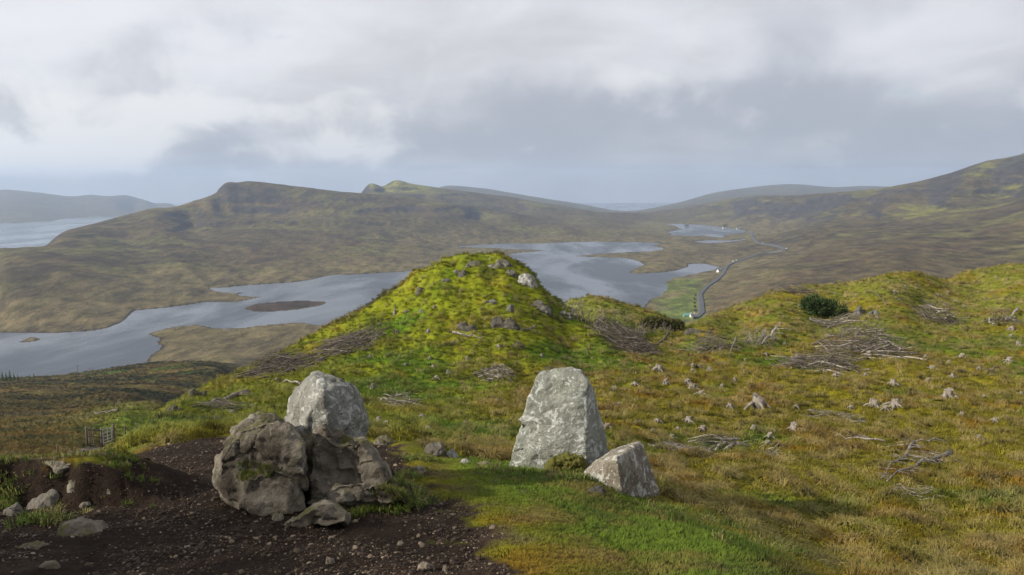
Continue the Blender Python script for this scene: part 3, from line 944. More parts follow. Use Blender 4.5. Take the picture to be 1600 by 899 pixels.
# unseen rock wall added behind and left of the viewpoint to shade the path
cr = np.random.default_rng(3)
cv, cf = [], []
ny, nz = 60, 40
for i in range(ny):
    for k in range(nz):
        yy = -11.6 - 55.0 * i / (ny - 1); zz = k / (nz - 1)
        top = 34.0 + 3.0 * float(fbm(np.array([yy / 14.0]), np.array([0.5]), 3)[0])
        if i < 4: top *= (0.55, 0.8, 0.92, 1.0)[i]
        xx = -50.0 - 9.0 * zz + 2.2 * float(fbm(np.array([yy / 6.0]), np.array([zz * 5.0]), 4)[0])
        cv.append((xx, yy + (1.6 * float(fbm(np.array([zz * 7.0]), np.array([1.5]), 3)[0]) if i == 0 else 0), CAMZ - 12.0 + zz * (top + 8.0)))
for i in range(ny):
    cv += [(-66.0, cv[i * nz][1], CAMZ - 12.0), (-62.0, cv[i * nz][1], cv[i * nz + nz - 1][2] - 4.0)]
for i in range(ny - 1):
    for k in range(nz - 1):
        a = i * nz + k
        cf.append((a, a + 1, a + nz + 1, a + nz))
    b = ny * nz + 2 * i; a = i * nz + nz - 1
    cf += [(a, b + 1, b + 3, a + nz), (b + 1, b, b + 2, b + 3)]
for i in (0, ny - 1):
    cf.append(tuple(i * nz + k for k in range(nz)) + (ny * nz + 2 * i + 1, ny * nz + 2 * i))
cme = bpy.data.meshes.new('crag'); cme.from_pydata(cv, [], cf); cme.materials.append(M['crag_rock']); cme.update()
tag(link('crag', cme), 'unseen rock wall added behind the viewpoint to shade the path', 'crag', kind='structure')

YJ = 150.0
tag(sheet('hillside', np.exp(np.linspace(math.log(2.0), math.log(YJ), 640)), M['hill'], True), 'grassy hillside with bare soil path, knoll and felled ground', 'hillside')
tag(sheet('moorland', np.exp(np.linspace(math.log(YJ), math.log(13000.0), 560)), M['moor']), 'brown moor and terraced hills round the lochs', 'hills')

# ------------------------------------------------------------------ water
def water_poly(name, polys, z, mat):
    vs, fs = [], []
    for P in polys:
        b0 = len(vs)
        vs += [(x_, y_, z) for x_, y_ in P]
        for t3 in mgeo.tessellate_polygon([[Vector((x_, y_, 0)) for x_, y_ in P]]):
            a, b, c_ = t3
            pa, pb, pc = vs[b0 + a], vs[b0 + b], vs[b0 + c_]
            if (pb[0] - pa[0]) * (pc[1] - pa[1]) - (pb[1] - pa[1]) * (pc[0] - pa[0]) < 0:
                b, c_ = c_, b
            fs.append((b0 + a, b0 + b, b0 + c_))
    me = bpy.data.meshes.new(name); me.from_pydata(vs, [], fs); me.materials.append(mat); me.update()
    o = link(name, me)
    return tag(o, kind='structure')


def grow(P, d):
    """push a polygon outwards so that the water runs in under the banks"""
    A = sum(P[i][0] * P[(i + 1) % len(P)][1] - P[(i + 1) % len(P)][0] * P[i][1] for i in range(len(P)))
    s = 1 if A > 0 else -1
    out = []
    for i in range(len(P)):
        a, b, c_ = P[i - 1], P[i], P[(i + 1) % len(P)]
        tx, ty = c_[0] - a[0], c_[1] - a[1]
        L = math.hypot(tx, ty) + 1e-9
        out.append((b[0] + s * ty / L * d, b[1] - s * tx / L * d))
    return out


tag(water_poly('loch', [grow(LOCHS[0], 7)], 0.0, M['loch']), 'long grey loch winding through the valley', 'loch')
tag(water_poly('loch', [grow(LOCHS[1], 7)], 0.0, M['loch']), 'small far loch below the white house', 'loch')
tag(water_poly('pool', [grow(LOCHS[2], 5)], 0.0, M['loch']), 'thin strip of water between the two lochs', 'pool')
tag(water_poly('sea', [[(-14000, 1500), (4000, 1500), (4000, 13000), (-14000, 13000)]], SEA, M['sea']), 'pale sea inlet beyond the left hill', 'sea')
# ------------------------------------------------------------------ rocks
def tri_noise(P, s, octs=3, ridged=False, off=0.0):
    x, y, z = P[:, 0] / s + off, P[:, 1] / s + off * 1.7, P[:, 2] / s - off
    return (fbm(x + 0.31 * z, y + 0.17 * z, octs, ridged=ridged) + fbm(y + 5.2 + 0.2 * x, z + 1.3, octs, ridged=ridged) + fbm(z + 9.1, x + 3.3 + 0.27 * y, octs, ridged=ridged)) / 1.9


def rock(name, hulls, voxel, mat, seed=0, amp=(0.06, 0.03, 0.012), lam=(0.7, 0.28, 0.09), smooth=6, cracks=(), parent=None, facets=26, flim=(0.84, 0.97), joints=0):
    bm = bmesh.new()
    for pts in hulls:
        vs = [bm.verts.new(p) for p in pts]
        r = bmesh.ops.convex_hull(bm, input=vs)
        junk = [g for g in set(r['geom_interior'] + r['geom_unused']) if isinstance(g, bmesh.types.BMVert) and g.is_valid]
        bmesh.ops.delete(bm, geom=junk, context='VERTS')
    me = bpy.data.meshes.new(name); bm.to_mesh(me); bm.free()
    o = link(name, me)
    md = o.modifiers.new('r', 'REMESH'); md.mode = 'VOXEL'; md.voxel_size = voxel
    sm = o.modifiers.new('s', 'SMOOTH'); sm.iterations = smooth; sm.factor = 0.5
    dg = bpy.context.evaluated_depsgraph_get()
    new = bpy.data.meshes.new_from_object(o.evaluated_get(dg))
    o.modifiers.clear()
    o.data = new
    bpy.data.meshes.remove(me)
    new.name = name
    n = len(new.vertices)
    P = np.empty(n * 3, np.float32); new.vertices.foreach_get('co', P); P = P.reshape(-1, 3).astype(float)
    N = np.empty(n * 3, np.float32); new.vertices.foreach_get('normal', N); N = N.reshape(-1, 3).astype(float)
    d = np.zeros(n)
    for k, (a, l) in enumerate(zip(amp, lam)):
        d += a * tri_noise(P, l, 3, ridged=(k == 1), off=seed * 3.7 + k)
    if joints:
        jr = np.random.default_rng(seed + 77)
        lo, hi = P.min(0), P.max(0)
        S = lo + (hi - lo) * jr.random((joints, 3))
        Pj = P + 0.12 * lam[0] * np.stack([tri_noise(P, lam[0] * .5, 3, off=seed + 1.1), tri_noise(P, lam[0] * .5, 3, off=seed + 4.2), tri_noise(P, lam[0] * .5, 3, off=seed + 7.7)], 1)
        dd = np.linalg.norm(Pj[:, None, :] - S[None], axis=2)
        o2 = np.partition(dd, 1, axis=1)
        cell = dd.argmin(1)
        d += jr.uniform(-1, 1, joints)[cell] * amp[0] * 0.55
        tl = jr.normal(0, 1, (joints, 3))
        d += np.einsum('ij,ij->i', (P - S[cell]), tl[cell]) * 0.05
        d -= amp[0] * 0.75 * np.exp(-((o2[:, 1] - o2[:, 0]) / 0.022) ** 2) * (jr.random(joints)[cell] < 0.75)
    for (p0, p1, w_, dep) in cracks:
        p0 = np.array(p0); e = np.array(p1) - p0
        t = np.clip(((P - p0) @ e) / (e @ e), 0, 1)
        wob = 0.05 * np.linalg.norm(e) * tri_noise(P, 0.25, 2, off=seed)
        dist = np.abs(np.linalg.norm(P - p0 - t[:, None] * e, axis=1) + wob)
        d -= dep * np.exp(-(dist / w_) ** 2)
    P = P + N * d[:, None]
    fr = np.random.default_rng(seed + 40)
    ctr = P.mean(0); Q = P - ctr
    for _ in range(facets):
        nv = fr.normal(0, 1, 3); nv /= np.linalg.norm(nv)
        q = Q @ nv
        lim = q.max() * fr.uniform(*flim)
        ex_ = np.maximum(q - lim, 0)
        Q = Q - nv * (ex_ * 0.88)[:, None]
    P = Q + ctr
    cre = np.clip(tri_noise(P, lam[0] * 0.8, 3, ridged=True, off=seed + 9.3) - 0.42, 0, 1)      # joints and fissures
    P = P - N * (cre * amp[0] * 1.3)[:, None]
    P = P + N * (amp[2] * 0.9 * tri_noise(P, lam[2] * 0.7, 3, off=seed))[:, None]
    base = np.array([P[:, 0].mean(), P[:, 1].mean(), P[:, 2].min()])
    new.vertices.foreach_set('co', (P - base).astype(np.float32).ravel())
    new.polygons.foreach_set('use_smooth', [True] * len(new.polygons))
    new.materials.clear(); new.materials.append(mat)
    new.update()
    o.location = base
    if parent: o.parent = parent
    return o


def slab(outline, dm, df, db, sf=0.72, sb=0.8):
    """hull points of a lump: its outline at mid depth, smaller copies in front of and behind it"""
    cx = sum(p[0] for p in outline) / len(outline); cy = sum(p[1] for p in outline) / len(outline)
    pts = [W(x, y, dm) for x, y in outline]
    pts += [W(cx + (x - cx) * sf, cy + (y - cy) * sf, df) for x, y in outline]
    pts += [W(cx + (x - cx) * sb, cy + (y - cy) * sb, db) for x, y in outline]
    return pts


o = rock('boulder', [slab([(335, 752), (338, 714), (351, 690), (372, 668), (397, 684), (404, 760), (388, 806), (352, 792)], 8.75, 8.32, 9.5, 0.8, 0.85),
                     slab([(360, 672), (386, 654), (430, 650), (460, 666), (480, 690), (470, 716), (420, 708), (378, 706)], 8.85, 8.36, 9.6, 0.82, 0.85),
                     slab([(383, 662), (392, 645), (408, 640), (430, 642), (450, 655), (442, 674), (395, 672)], 9.05, 8.8, 9.5, 0.8, 0.8),
                     slab([(374, 738), (420, 722), (466, 738), (476, 802), (440, 816), (395, 816), (362, 802)], 8.5, 8.12, 9.2, 0.82, 0.9),
                     slab([(426, 690), (480, 690), (482, 765), (440, 774)], 8.75, 8.34, 9.4, 0.85, 0.9),
                     slab([(352, 770), (365, 690), (395, 665), (445, 665), (472, 700), (472, 800), (380, 805)], 8.8, 8.33, 9.5, 0.9, 0.9)],
         0.019, M['brown_rock'], 1, (0.050, 0.016, 0.015), (0.6, 0.22, 0.08), 2, facets=14, flim=(.91, .985), joints=22,
         cracks=[(W(372, 770, 8.1), W(390, 700, 8.2), 0.03, 0.06), (W(400, 735, 8.1), W(470, 745, 8.3), 0.03, 0.07)])
tag(o, 'big rounded brown boulder with grass on its face beside the soil path', 'boulder')
o = rock('lichen_stone', [[W(x, y, 10.0) for x, y in [(449, 660), (453, 632), (463, 608), (475, 592), (490, 584), (508, 588), (530, 597), (549, 601), (560, 618), (563, 642), (572, 662), (567, 684), (552, 700), (520, 740), (455, 740)]]
                          + [W(x, y, 9.35) for x, y in [(504, 611), (513, 650), (512, 740), (478, 655), (470, 735)]] + [W(x, y, 10.8) for x, y in [(470, 610), (495, 592), (545, 608), (560, 650), (540, 730), (465, 730)]]],
         0.020, M['grey_rock'], 2, (0.04, 0.03, 0.014), (0.7, 0.3, 0.08), 2, facets=4, flim=(.95, .99), joints=9,
         cracks=[(W(497, 622, 9.5), W(527, 595, 9.9), 0.018, 0.09), (W(497, 622, 9.5), W(462, 662, 9.75), 0.02, 0.08), (W(497, 622, 9.5), W(492, 610, 9.6), 0.016, 0.06)])
tag(o, 'upright grey stone with white lichen and a split top behind the brown boulder', 'stone')
o = rock('boulder', [slab([(472, 705), (486, 668), (510, 654), (532, 676), (538, 724), (480, 745)], 9.3, 8.75, 9.9, 0.78, 0.85),
                     slab([(512, 700), (540, 686), (566, 690), (592, 714), (572, 742), (518, 742)], 9.0, 8.55, 9.6, 0.8, 0.85),
                     slab([(545, 720), (585, 712), (606, 728), (613, 750), (598, 775), (540, 775)], 8.9, 8.5, 9.4, 0.82, 0.9),
                     slab([(474, 738), (532, 742), (545, 800), (482, 810)], 8.95, 8.55, 9.5, 0.85, 0.9),
                     slab([(476, 790), (480, 700), (505, 672), (545, 700), (595, 735), (600, 790)], 9.1, 8.62, 9.7, 0.9, 0.9)],
         0.019, M['brown_rock'], 3, (0.050, 0.016, 0.015), (0.5, 0.2, 0.08), 2, facets=14, flim=(.91, .985), joints=18)
tag(o, 'knobbly brown boulder wedged right of the big boulder, below the lichen stone', 'boulder')
o = rock('boulder', [slab([(498, 776), (520, 756), (560, 747), (605, 752), (640, 765), (646, 790), (610, 800), (540, 802), (498, 800)], 8.75, 8.3, 9.3, 0.85, 0.9)],
         0.020, M['brown_rock'], 4, (0.05, 0.018, 0.015), (0.45, 0.2, 0.08), 2, flim=(.9, .98), joints=9)
tag(o, 'flat overhanging brown rock with long grass at its right end', 'boulder')
o = rock('boulder', [slab([(438, 822), (465, 806), (488, 790), (508, 782), (528, 787), (550, 806), (552, 822), (500, 830), (450, 830)], 7.75, 7.5, 8.2, 0.8, 0.9)],
         0.02, M['brown_rock'], 5, (0.04, 0.016, 0.012), (0.4, 0.2, 0.07), 2, joints=6)
tag(o, 'low wedge-shaped brown rock half sunk in soil in front of the boulders', 'boulder')
EDGEF = [(918, 596), (908, 628), (905, 690), (916, 740)]
o = rock('standing_stone', [[W(x, y, 12.75) for x, y in [(829, 610), (838, 588), (848, 578), (870, 575), (892, 574), (908, 578), (795, 722), (794, 745), (812, 664)]] + [W(x, y, 12.55) for x, y in EDGEF] + [W(850, 700, 12.58)]
                            + [W(x, y, 13.35) for x, y in [(917, 592), (926, 606), (932, 626), (934, 648), (941, 672), (954, 714), (952, 745)]] + [W(x, y, 13.9) for x, y in [(845, 600), (860, 585), (900, 584), (925, 650), (935, 745), (810, 745)]],
                            [W(x, y, 12.75) for x, y in [(806, 656), (822, 645), (840, 650), (840, 664), (818, 664)]] + [W(830, 655, 13.2)]],
         0.024, M['pale_rock'], 6, (0.030, 0.022, 0.012), (0.8, 0.25, 0.07), 1, facets=3, flim=(.97, .99),
         cracks=[(W(905, 645, 12.6), W(934, 641, 13.3), 0.02, 0.10), (W(855, 653, 12.66), W(873, 653, 12.64), 0.016, 0.09), (W(803, 706, 12.75), W(816, 703, 12.7), 0.014, 0.07), (W(858, 580, 12.75), W(864, 606, 12.7), 0.035, 0.05), (W(806, 668, 12.76), W(822, 667, 12.74), 0.03, 0.10)])
tag(o, 'tall pale standing stone tapering to a blunt top on the turf edge', 'stone')
o = rock('fallen_block', [[W(964, 714, 11.15), W(973, 783, 11.15), W(972, 812, 11.2), W(892, 748, 11.85), W(888, 768, 11.8), W(924, 792, 11.5), W(954, 704, 12.05), W(1000, 690, 12.25), W(1005, 697, 12.1), W(1016, 724, 12.1), W(1033, 775, 12.1),
                           W(1022, 790, 11.9), W(1006, 812, 11.6), W(918, 728, 12.2), W(1010, 790, 12.7), W(960, 750, 12.8)]],
         0.024, M['block_rock'], 7, (0.022, 0.016, 0.010), (0.6, 0.22, 0.07), 1, facets=1, flim=(.97, .99), cracks=[(W(985, 712, 11.5), W(992, 790, 11.5), 0.02, 0.07)])
tag(o, 'angular fallen block leaning against the foot of the standing stone', 'stone')
o = rock('moss_clump', [slab([(853, 734), (862, 719), (885, 713), (908, 717), (918, 733), (905, 745), (868, 744)], 12.1, 11.8, 12.5, 0.85, 0.9)], 0.016, M['moss'], 8, (0.03, 0.05, 0.04), (0.2, 0.09, 0.03), 3, facets=0)
tag(o, 'dark green moss cushion between standing stone and fallen block', 'moss')


def auto_rock(name, px_, py_, w_, h_, mat, seed, label, cat='rock', group=None, sharp=4, depth=0.8, D=None, sink=0.35, voxdiv=34, chunks=0):
    """a rock with its foot at a photo pixel, w_ by h_ photo pixels"""
    r = random.Random(seed * 31 + 5)
    g = ground([px_], [py_])[0] if D is None else np.array(W(px_, py_, D))
    s = g[1] / FPX
    wx, hz = w_ * s, h_ * s
    hulls = []
    for k in range(chunks or (3 if w_ > 16 else 2)):
        ox = r.uniform(-0.22, 0.22) * wx * (k > 0); sc = 1.0 if k == 0 else r.uniform(0.45, 0.75)
        if chunks:
            ox = r.uniform(-0.27, 0.27) * wx; sc = r.uniform(0.45, 0.75)
        oy = r.uniform(-0.2, 0.2) * wx * depth; pts = []
        for i in range(16):
            th = r.uniform(0, 2 * math.pi); ph = r.uniform(-0.35, 1.0)
            rad = r.uniform(0.78, 1.0) * math.sqrt(max(0.05, 1 - max(ph, 0) ** 2 * 0.8))
            pts.append((g[0] + ox + math.cos(th) * rad * wx / 2 * sc, g[1] + 0.3 * wx * depth + oy + math.sin(th) * rad * wx * depth / 2 * sc, g[2] - hz * sink * 0.6 + max(ph, -0.4) * hz * (1.05 if k == 0 else r.uniform(0.6, 1.0))))
        hulls.append(pts)
    big = max(wx, hz)
    o = rock(name, hulls, big / voxdiv, mat, seed, (0.045 * big, 0.035 * big, 0.012 * big), (0.45 * big, 0.18 * big, 0.06 * big), sharp)
    return tag(o, label, cat, group)


BR, GR, DK, CR, ST = M['brown_rock'], M['grey_rock'], M['dark_rock'], M['crag_rock'], M['stone']
for k, (px_, py_, w_, h_, m_, lab) in enumerate([
    (66, 782, 84, 58, M['mid_rock'], 'grey rock with rough face set in the bank at the left edge'),
    (118, 757, 34, 22, BR, 'brown squarish rock in the bank, upper of the two right of the grey rock'),
    (131, 780, 28, 27, BR, 'smooth brown rock in the bank, lower of the two right of the grey rock'),
    (84, 733, 74, 20, BR, 'flat tan rock on top of the bank above the grey rock'),
    (104, 838, 112, 34, BR, 'long low rock in the soil below the left bank'),
    (12, 806, 46, 30, M['mid_rock'], 'small grey rock at the left edge below the grass'),
    (40, 860, 60, 22, BR, 'low rock half buried in gravel at lower left'),
    (72, 888, 40, 15, BR, 'pale flat stone in the gravel at the bottom left'),
    (168, 768, 18, 9, BR, 'small tan stone lying under the peat bank'),
    (597, 696, 40, 12, BR, 'low tan rock on the turf rim right of the lichen stone'),
    (678, 712, 46, 20, M['mid_rock'], 'pale wedge-shaped rock on the turf rim between boulders and standing stone'),
    (706, 715, 26, 14, GR, 'small pale rock touching the wedge-shaped rock on the turf rim'),
    (727, 724, 20, 9, GR, 'mossy grey stone at the right end of the rim rocks'),
    (757, 728, 26, 7, BR, 'flat brown stone left of the foot of the standing stone'),
    (655, 741, 26, 15, BR, 'round brown rock in the worn soil right of the boulders'),
    (432, 814, 22, 17, BR, 'fist-sized brown stone beside the low wedge-shaped rock'),
    (819, 769, 14, 5, BR, 'thin brown slab of stone lying on the turf'),
    (773, 753, 10, 5, BR, 'small brown stone on the turf left of the thin slab'),
    (930, 772, 40, 12, DK, 'dark sunken rock under the left edge of the fallen block'),
    (663, 891, 27, 15, ST, 'dark round stone at the bottom edge of the soil'),
    (626, 853, 16, 9, ST, 'orange-brown stone on the soil, left of two near the grass'),
    (660, 857, 16, 9, ST, 'brown stone on the soil, right of two near the grass'),
    (514, 882, 20, 12, ST, 'brown stone on the soil below the wedge-shaped rock'),
    (696, 893, 13, 11, ST, 'small tan stone at the bottom edge beside the dark round stone')]):
    auto_rock('rock' if w_ > 16 else 'stone', px_, py_, w_, h_, m_, 20 + k, lab, 'rock' if w_ > 16 else 'stone', sink=0.9 if px_ < 150 else 0.35, sharp=2)
for k, (px_, py_, w_, h_, m_, lab) in enumerate([
    (746, 416, 36, 13, CR, 'mossy rocks crowning the middle of the knoll summit'),
    (716, 431, 32, 18, CR, 'grey rock below the left shoulder of the knoll summit'),
    (778, 420, 42, 18, CR, 'broken crag at the right of the knoll summit'),
    (822, 447, 36, 28, M['grey_rock'], 'pale grey crag jutting from the right edge of the knoll'),
    (801, 431, 28, 15, CR, 'small crag between the summit and the pale jutting crag'),
    (660, 456, 20, 11, DK, 'dark rock on the upper left side of the knoll'),
    (693, 440, 22, 6, CR, 'thin ledge of rock on the upper left of the knoll'),
    (733, 518, 42, 19, DK, 'dark overhung outcrop at the centre of the knoll'),
    (788, 512, 44, 22, DK, 'dark broken outcrop right of the centre outcrop on the knoll'),
    (812, 546, 26, 18, DK, 'lowest dark outcrop on the right of the knoll face'),
    (766, 474, 18, 12, CR, 'small crag high on the middle of the knoll face'),
    (795, 486, 20, 18, CR, 'narrow pale-streaked crag on the knoll face'),
    (846, 486, 38, 20, CR, 'band of rock on the right flank of the knoll'),
    (884, 496, 24, 15, CR, 'last crag low on the right flank of the knoll'),
    (272, 646, 26, 20, DK, 'dark crag at the lower left edge of the green slope'),
    (304, 621, 28, 16, DK, 'dark crag above the lower one on the left edge'),
    (1347, 492, 18, 23, CR, 'upright grey rock right of the evergreen bush'),
    (1368, 492, 20, 13, CR, 'low grey rock beside the upright rock by the bush'),
    (1449, 484, 26, 9, DK, 'dark rock under the right-hand mound'),
    (1085, 522, 32, 12, DK, 'dark peaty rock left of the green hummock'),
    (1110, 520, 11, 7, DK, 'small dark rock right of the peaty rock'),
    (390, 617, 24, 9, DK, 'dark peaty lump among the logs on the left slope')]):
    auto_rock('rock_outcrop', px_, py_ + 1, w_ * 1.3, h_ * 1.35, m_, 60 + k, lab, 'outcrop', 'rock outcrops on knoll and slopes', sharp=1, depth=0.7, voxdiv=34, sink=0.6, chunks=5)

# ------------------------------------------------------------------ tree stumps
def stump_parts(seed, legs):
    r = random.Random(seed)
    n = 12
    mb = MB()
    hts = [-0.25, 0.02, 0.14, 0.30, 0.42]; rad = [0.34, 0.26, 0.215, 0.19, 0.185]
    if legs: rad = [0.10, 0.16, 0.21, 0.20, 0.185]
    ph = [r.uniform(0, 6.28) for _ in range(3)]
    vs = []
    tilt = r.uniform(-0.12, 0.12)
    for i, (z, q) in enumerate(zip(hts, rad)):
        for k in range(n):
            th = 2 * math.pi * k / n
            f = 1 + 0.13 * math.sin(3 * th + ph[0]) + 0.08 * math.sin(5 * th + ph[1])
            zz = z + (tilt * math.cos(th) + 0.03 * math.sin(4 * th + ph[2]) if i == 4 else 0)
            vs.append((q * f * math.cos(th), q * f * math.sin(th), zz))
    fs = [(i * n + k, i * n + (k + 1) % n, (i + 1) * n + (k + 1) % n, (i + 1) * n + k) for i in range(4) for k in range(n)]
    trunk = MB().poly(vs, fs).mesh('trunk', M['stump'], True)
    top = MB().poly([(x * 0.985, y * 0.985, z + 0.004) for x, y, z in vs[-n:]] + [(0, 0, 0.43)], [(k, (k + 1) % n, n) for k in range(n)]).mesh('sawn_top', M['stump_top'])
    roots = []
    nr = r.randint(4, 6)
    a0 = r.uniform(0, 6.28)
    for k in range(nr):
        th = a0 + 2 * math.pi * k / nr + r.uniform(-0.3, 0.3); L = r.uniform(0.40, 0.78)
        z0 = 0.20 if legs else 0.12
        p = [(math.cos(th) * q * L, math.sin(th) * q * L, z) for q, z in ((0.22, z0), (0.45, z0 * 0.9), (0.72, z0 * 0.25), (1.0, -0.20))]
        p = [(x + r.uniform(-.03, .03), y + r.uniform(-.03, .03), z) for x, y, z in p]
        roots.append(MB().tube(p, [0.075, 0.055, 0.042, 0.02], 6).mesh('root', M['stump'], True))
    return trunk, top, roots


SV = [stump_parts(100 + k, k % 2 == 1) for k in range(6)]
SMALL = []
for k, (t_, p_, rs) in enumerate(SV):      # the same stump as one mesh, for those too small to show parts
    bm = bmesh.new()
    for m_ in [t_, p_] + rs:
        bm.from_mesh(m_)
    me = bpy.data.meshes.new('tree_stump'); bm.to_mesh(me); bm.free()
    me.materials.append(M['stump']); me.polygons.foreach_set('use_smooth', [True] * len(me.polygons))
    SMALL.append(me)
STUMPS = {
 'on the rusty slope by the standing stone': [(960, 613, 16), (993, 604, 14), (1040, 602, 11), (1074, 600, 14), (1082, 610, 23), (1096, 619, 17), (1128, 606, 9), (1148, 597, 10), (1030, 581, 22), (1071, 574, 7), (1083, 574, 8), (1093, 576, 9), (1108, 581, 11), (1082, 583, 6)],
 'on mossy ground behind the fallen block': [(948, 672, 9), (966, 638, 14), (996, 664, 9), (1020, 679, 6), (1028, 662, 10), (1050, 687, 9), (1060, 674, 7), (1076, 662, 18), (1098, 676, 8), (1141, 640, 14), (1184, 639, 36), (1153, 699, 6), (1202, 688, 15), (1199, 698, 9), (1240, 674, 20), (1178, 672, 6)],
 'below the large brush pile': [(1305, 592, 11), (1352, 588, 9), (1396, 606, 18), (1365, 636, 24), (1398, 637, 25), (1383, 643, 14), (1446, 561, 9), (1450, 598, 12), (1456, 580, 15), (1244, 640, 6), (1330, 640, 6)],
 'on the open slope at the right edge': [(1483, 567, 8), (1488, 591, 10), (1502, 562, 14), (1530, 579, 10), (1549, 582, 11), (1577, 566, 15), (1592, 542, 14), (1580, 528, 11), (1581, 515, 11), (1552, 509, 7), (1482, 624, 26), (1538, 624, 8), (1596, 619, 11), (1503, 652, 7), (1555, 662, 10), (1530, 690, 9)],
 'on the right-hand mound and ridge': [(1398, 458, 8), (1415, 448, 5), (1432, 452, 5), (1444, 473, 5), (1465, 464, 7), (1480, 458, 6), (1492, 474, 7), (1506, 480, 5), (1370, 499, 7), (1338, 525, 8), (1388, 442, 4), (1405, 470, 4), (1422, 465, 4), (1452, 440, 4), (1512, 443, 4), (1530, 440, 4), (1543, 452, 4), (1558, 436, 4), (1574, 438, 5), (1589, 447, 4), (1475, 478, 4), (1540, 470, 4)],
 'around the hummocks below the evergreen bush': [(1279, 538, 7), (1245, 562, 12), (1226, 540, 6), (1197, 556, 9), (1165, 565, 6), (1152, 548, 6), (1219, 507, 6), (1248, 480, 4), (1268, 470, 4), (1284, 468, 4), (1305, 462, 4), (1321, 459, 4), (1140, 507, 4), (1155, 505, 4)],
 'on the face of the knoll': [(617, 492, 7), (634, 489, 5), (658, 489, 6), (593, 507, 7), (669, 520, 8), (620, 521, 9), (708, 537, 8), (672, 562, 8), (677, 576, 6), (682, 595, 11), (625, 560, 6), (634, 572, 5), (583, 608, 12), (578, 560, 6), (679, 482, 6), (779, 542, 9), (730, 562, 6), (700, 584, 7), (846, 558, 6)],
 'on the lower slope behind the lichen stone': [(363, 647, 9), (338, 659, 7), (443, 612, 9), (433, 597, 6), (603, 669, 8), (669, 677, 13), (592, 662, 6), (640, 640, 7), (395, 640, 6), (700, 642, 8), (728, 668, 9), (660, 655, 6), (780, 628, 7)],
}
ORD = ['leftmost', 'second', 'third', 'fourth', 'fifth', 'sixth', 'seventh', 'eighth', 'ninth', 'tenth', 'eleventh', 'twelfth', 'thirteenth', 'fourteenth', 'fifteenth', 'sixteenth', 'seventeenth', 'eighteenth', 'nineteenth', 'twentieth', 'twenty-first', 'twenty-second', 'twenty-third', 'twenty-fourth']


def nth(i):
    return 'leftmost stump' if i == 0 else ORD[i] + ' stump from the left'


sk = 0
for zone, lst in STUMPS.items():
    lst = sorted(lst)
    G = ground([a[0] for a in lst], [a[1] for a in lst])
    for i, (a, g) in enumerate(zip(lst, G)):
        sk += 1
        v = (sk * 7 + int(a[0])) % 6
        s = a[2] * g[1] / FPX / 0.74
        s = min(max(s, 0.36), 1.5)
        look = ('broad pale', 'weathered grey', 'small bleached')[0 if a[2] >= 18 else 1 if a[2] >= 9 else 2]
        look += ' root-splayed' if v % 2 else ' sawn-off'
        rz = rnd.uniform(0, 6.28)
        sz = s * (1.9 if a[:2] == (617, 492) else rnd.uniform(0.6, 0.98))
        loc = (g[0], g[1], g[2] + 0.07)
        lab = f'{look} {nth(i)} {zone}'
        if a[2] >= 11:
            t = empty('tree_stump', loc, rz); t.scale = (s, s, sz)
            link('trunk', SV[v][0], t); link('sawn_top', SV[v][1], t)
            for m_ in SV[v][2]:
                link('root', m_, t)
        else:
            t = link('tree_stump', SMALL[v], None, loc); t.rotation_euler = (0, 0, rz); t.scale = (s, s, sz)
        tag(t, lab, 'stump', 'tree stumps left on the felled slope')

# ------------------------------------------------------------------ brushwood, fallen trees, logs
def hz(pts):
    """lift (x, y, above) points onto the ground"""
    P = np.array(pts, float)
    return [(p[0], p[1], h + p[2]) for p, h in zip(P, height(P[:, 0], P[:, 1]))]


def stick(mb, x, y, th, L, z0, z1, r0, r, seg=4, bend=0.12):
    P = []
    b = r.uniform(-bend, bend) * L
    for i in range(seg):
        f = i / (seg - 1)
        P.append((x + math.cos(th) * (f - 0.5) * L - math.sin(th) * b * math.sin(math.pi * f), y + math.sin(th) * (f - 0.5) * L + math.cos(th) * b * math.sin(math.pi * f), z0 + (z1 - z0) * f + r.uniform(-0.02, 0.05)))
    mb.append((P, [r0 * (1 - 0.65 * i / (seg - 1)) for i in range(seg)]))


def lift_sticks(items):
    flat = [p for P, _ in items for p in P]
    q = hz(flat); out = []; k = 0
    for P, R in items:
        out.append((q[k:k + len(P)], R)); k += len(P)
    return out


def brush(px_, py_, wpx, dm, hm, nb, nt, seed, mat, label, th0=0.0, spread=0.6, blen=1.8, brad=0.035, trad=0.012, name='brush_pile'):
    r = random.Random(seed)
    g = ground([px_], [py_])[0]
    rx = wpx * g[1] / FPX / 2; ry = dm / 2
    big, small = [], []
    for k in range(nb + nt):
        a = r.uniform(0, 6.28); q = math.sqrt(r.random())
        x = g[0] + math.cos(a) * q * rx * 0.9; y = g[1] + ry + math.sin(a) * q * ry
        top = hm * (1 - q * q) * r.random()
        th = th0 + r.gauss(0, spread) + (math.pi if r.random() < 0.5 else 0)
        isb = k < nb
        L = blen * r.uniform(0.6, 1.2) * (1 if isb else 0.6)
        stick(big if isb else small, x, y, th, L, 0.03 + top * 1.9, max(0.0, 0.03 + top * 1.9 + r.uniform(-0.7, 0.7) * hm), (brad if isb else trad) * r.uniform(0.6, 1.3), r)
    t = empty(name, tuple(g))
    off = Vector(g)
    for P, R in lift_sticks(big):
        link('branch', MB().tube([Vector(p) - off for p in P], R, 5).mesh('branch', mat, True), t)
    tw = MB()
    for P, R in lift_sticks(small):
        tw.tube([Vector(p) - off for p in P], R, 3, False)
    tag(link('twigs', tw.mesh('twigs', M['twig_dark'] if hm >= 0.5 else mat), t), kind='stuff')
    return tag(t, label, 'brushwood', 'heaps of dead branches left by felling')


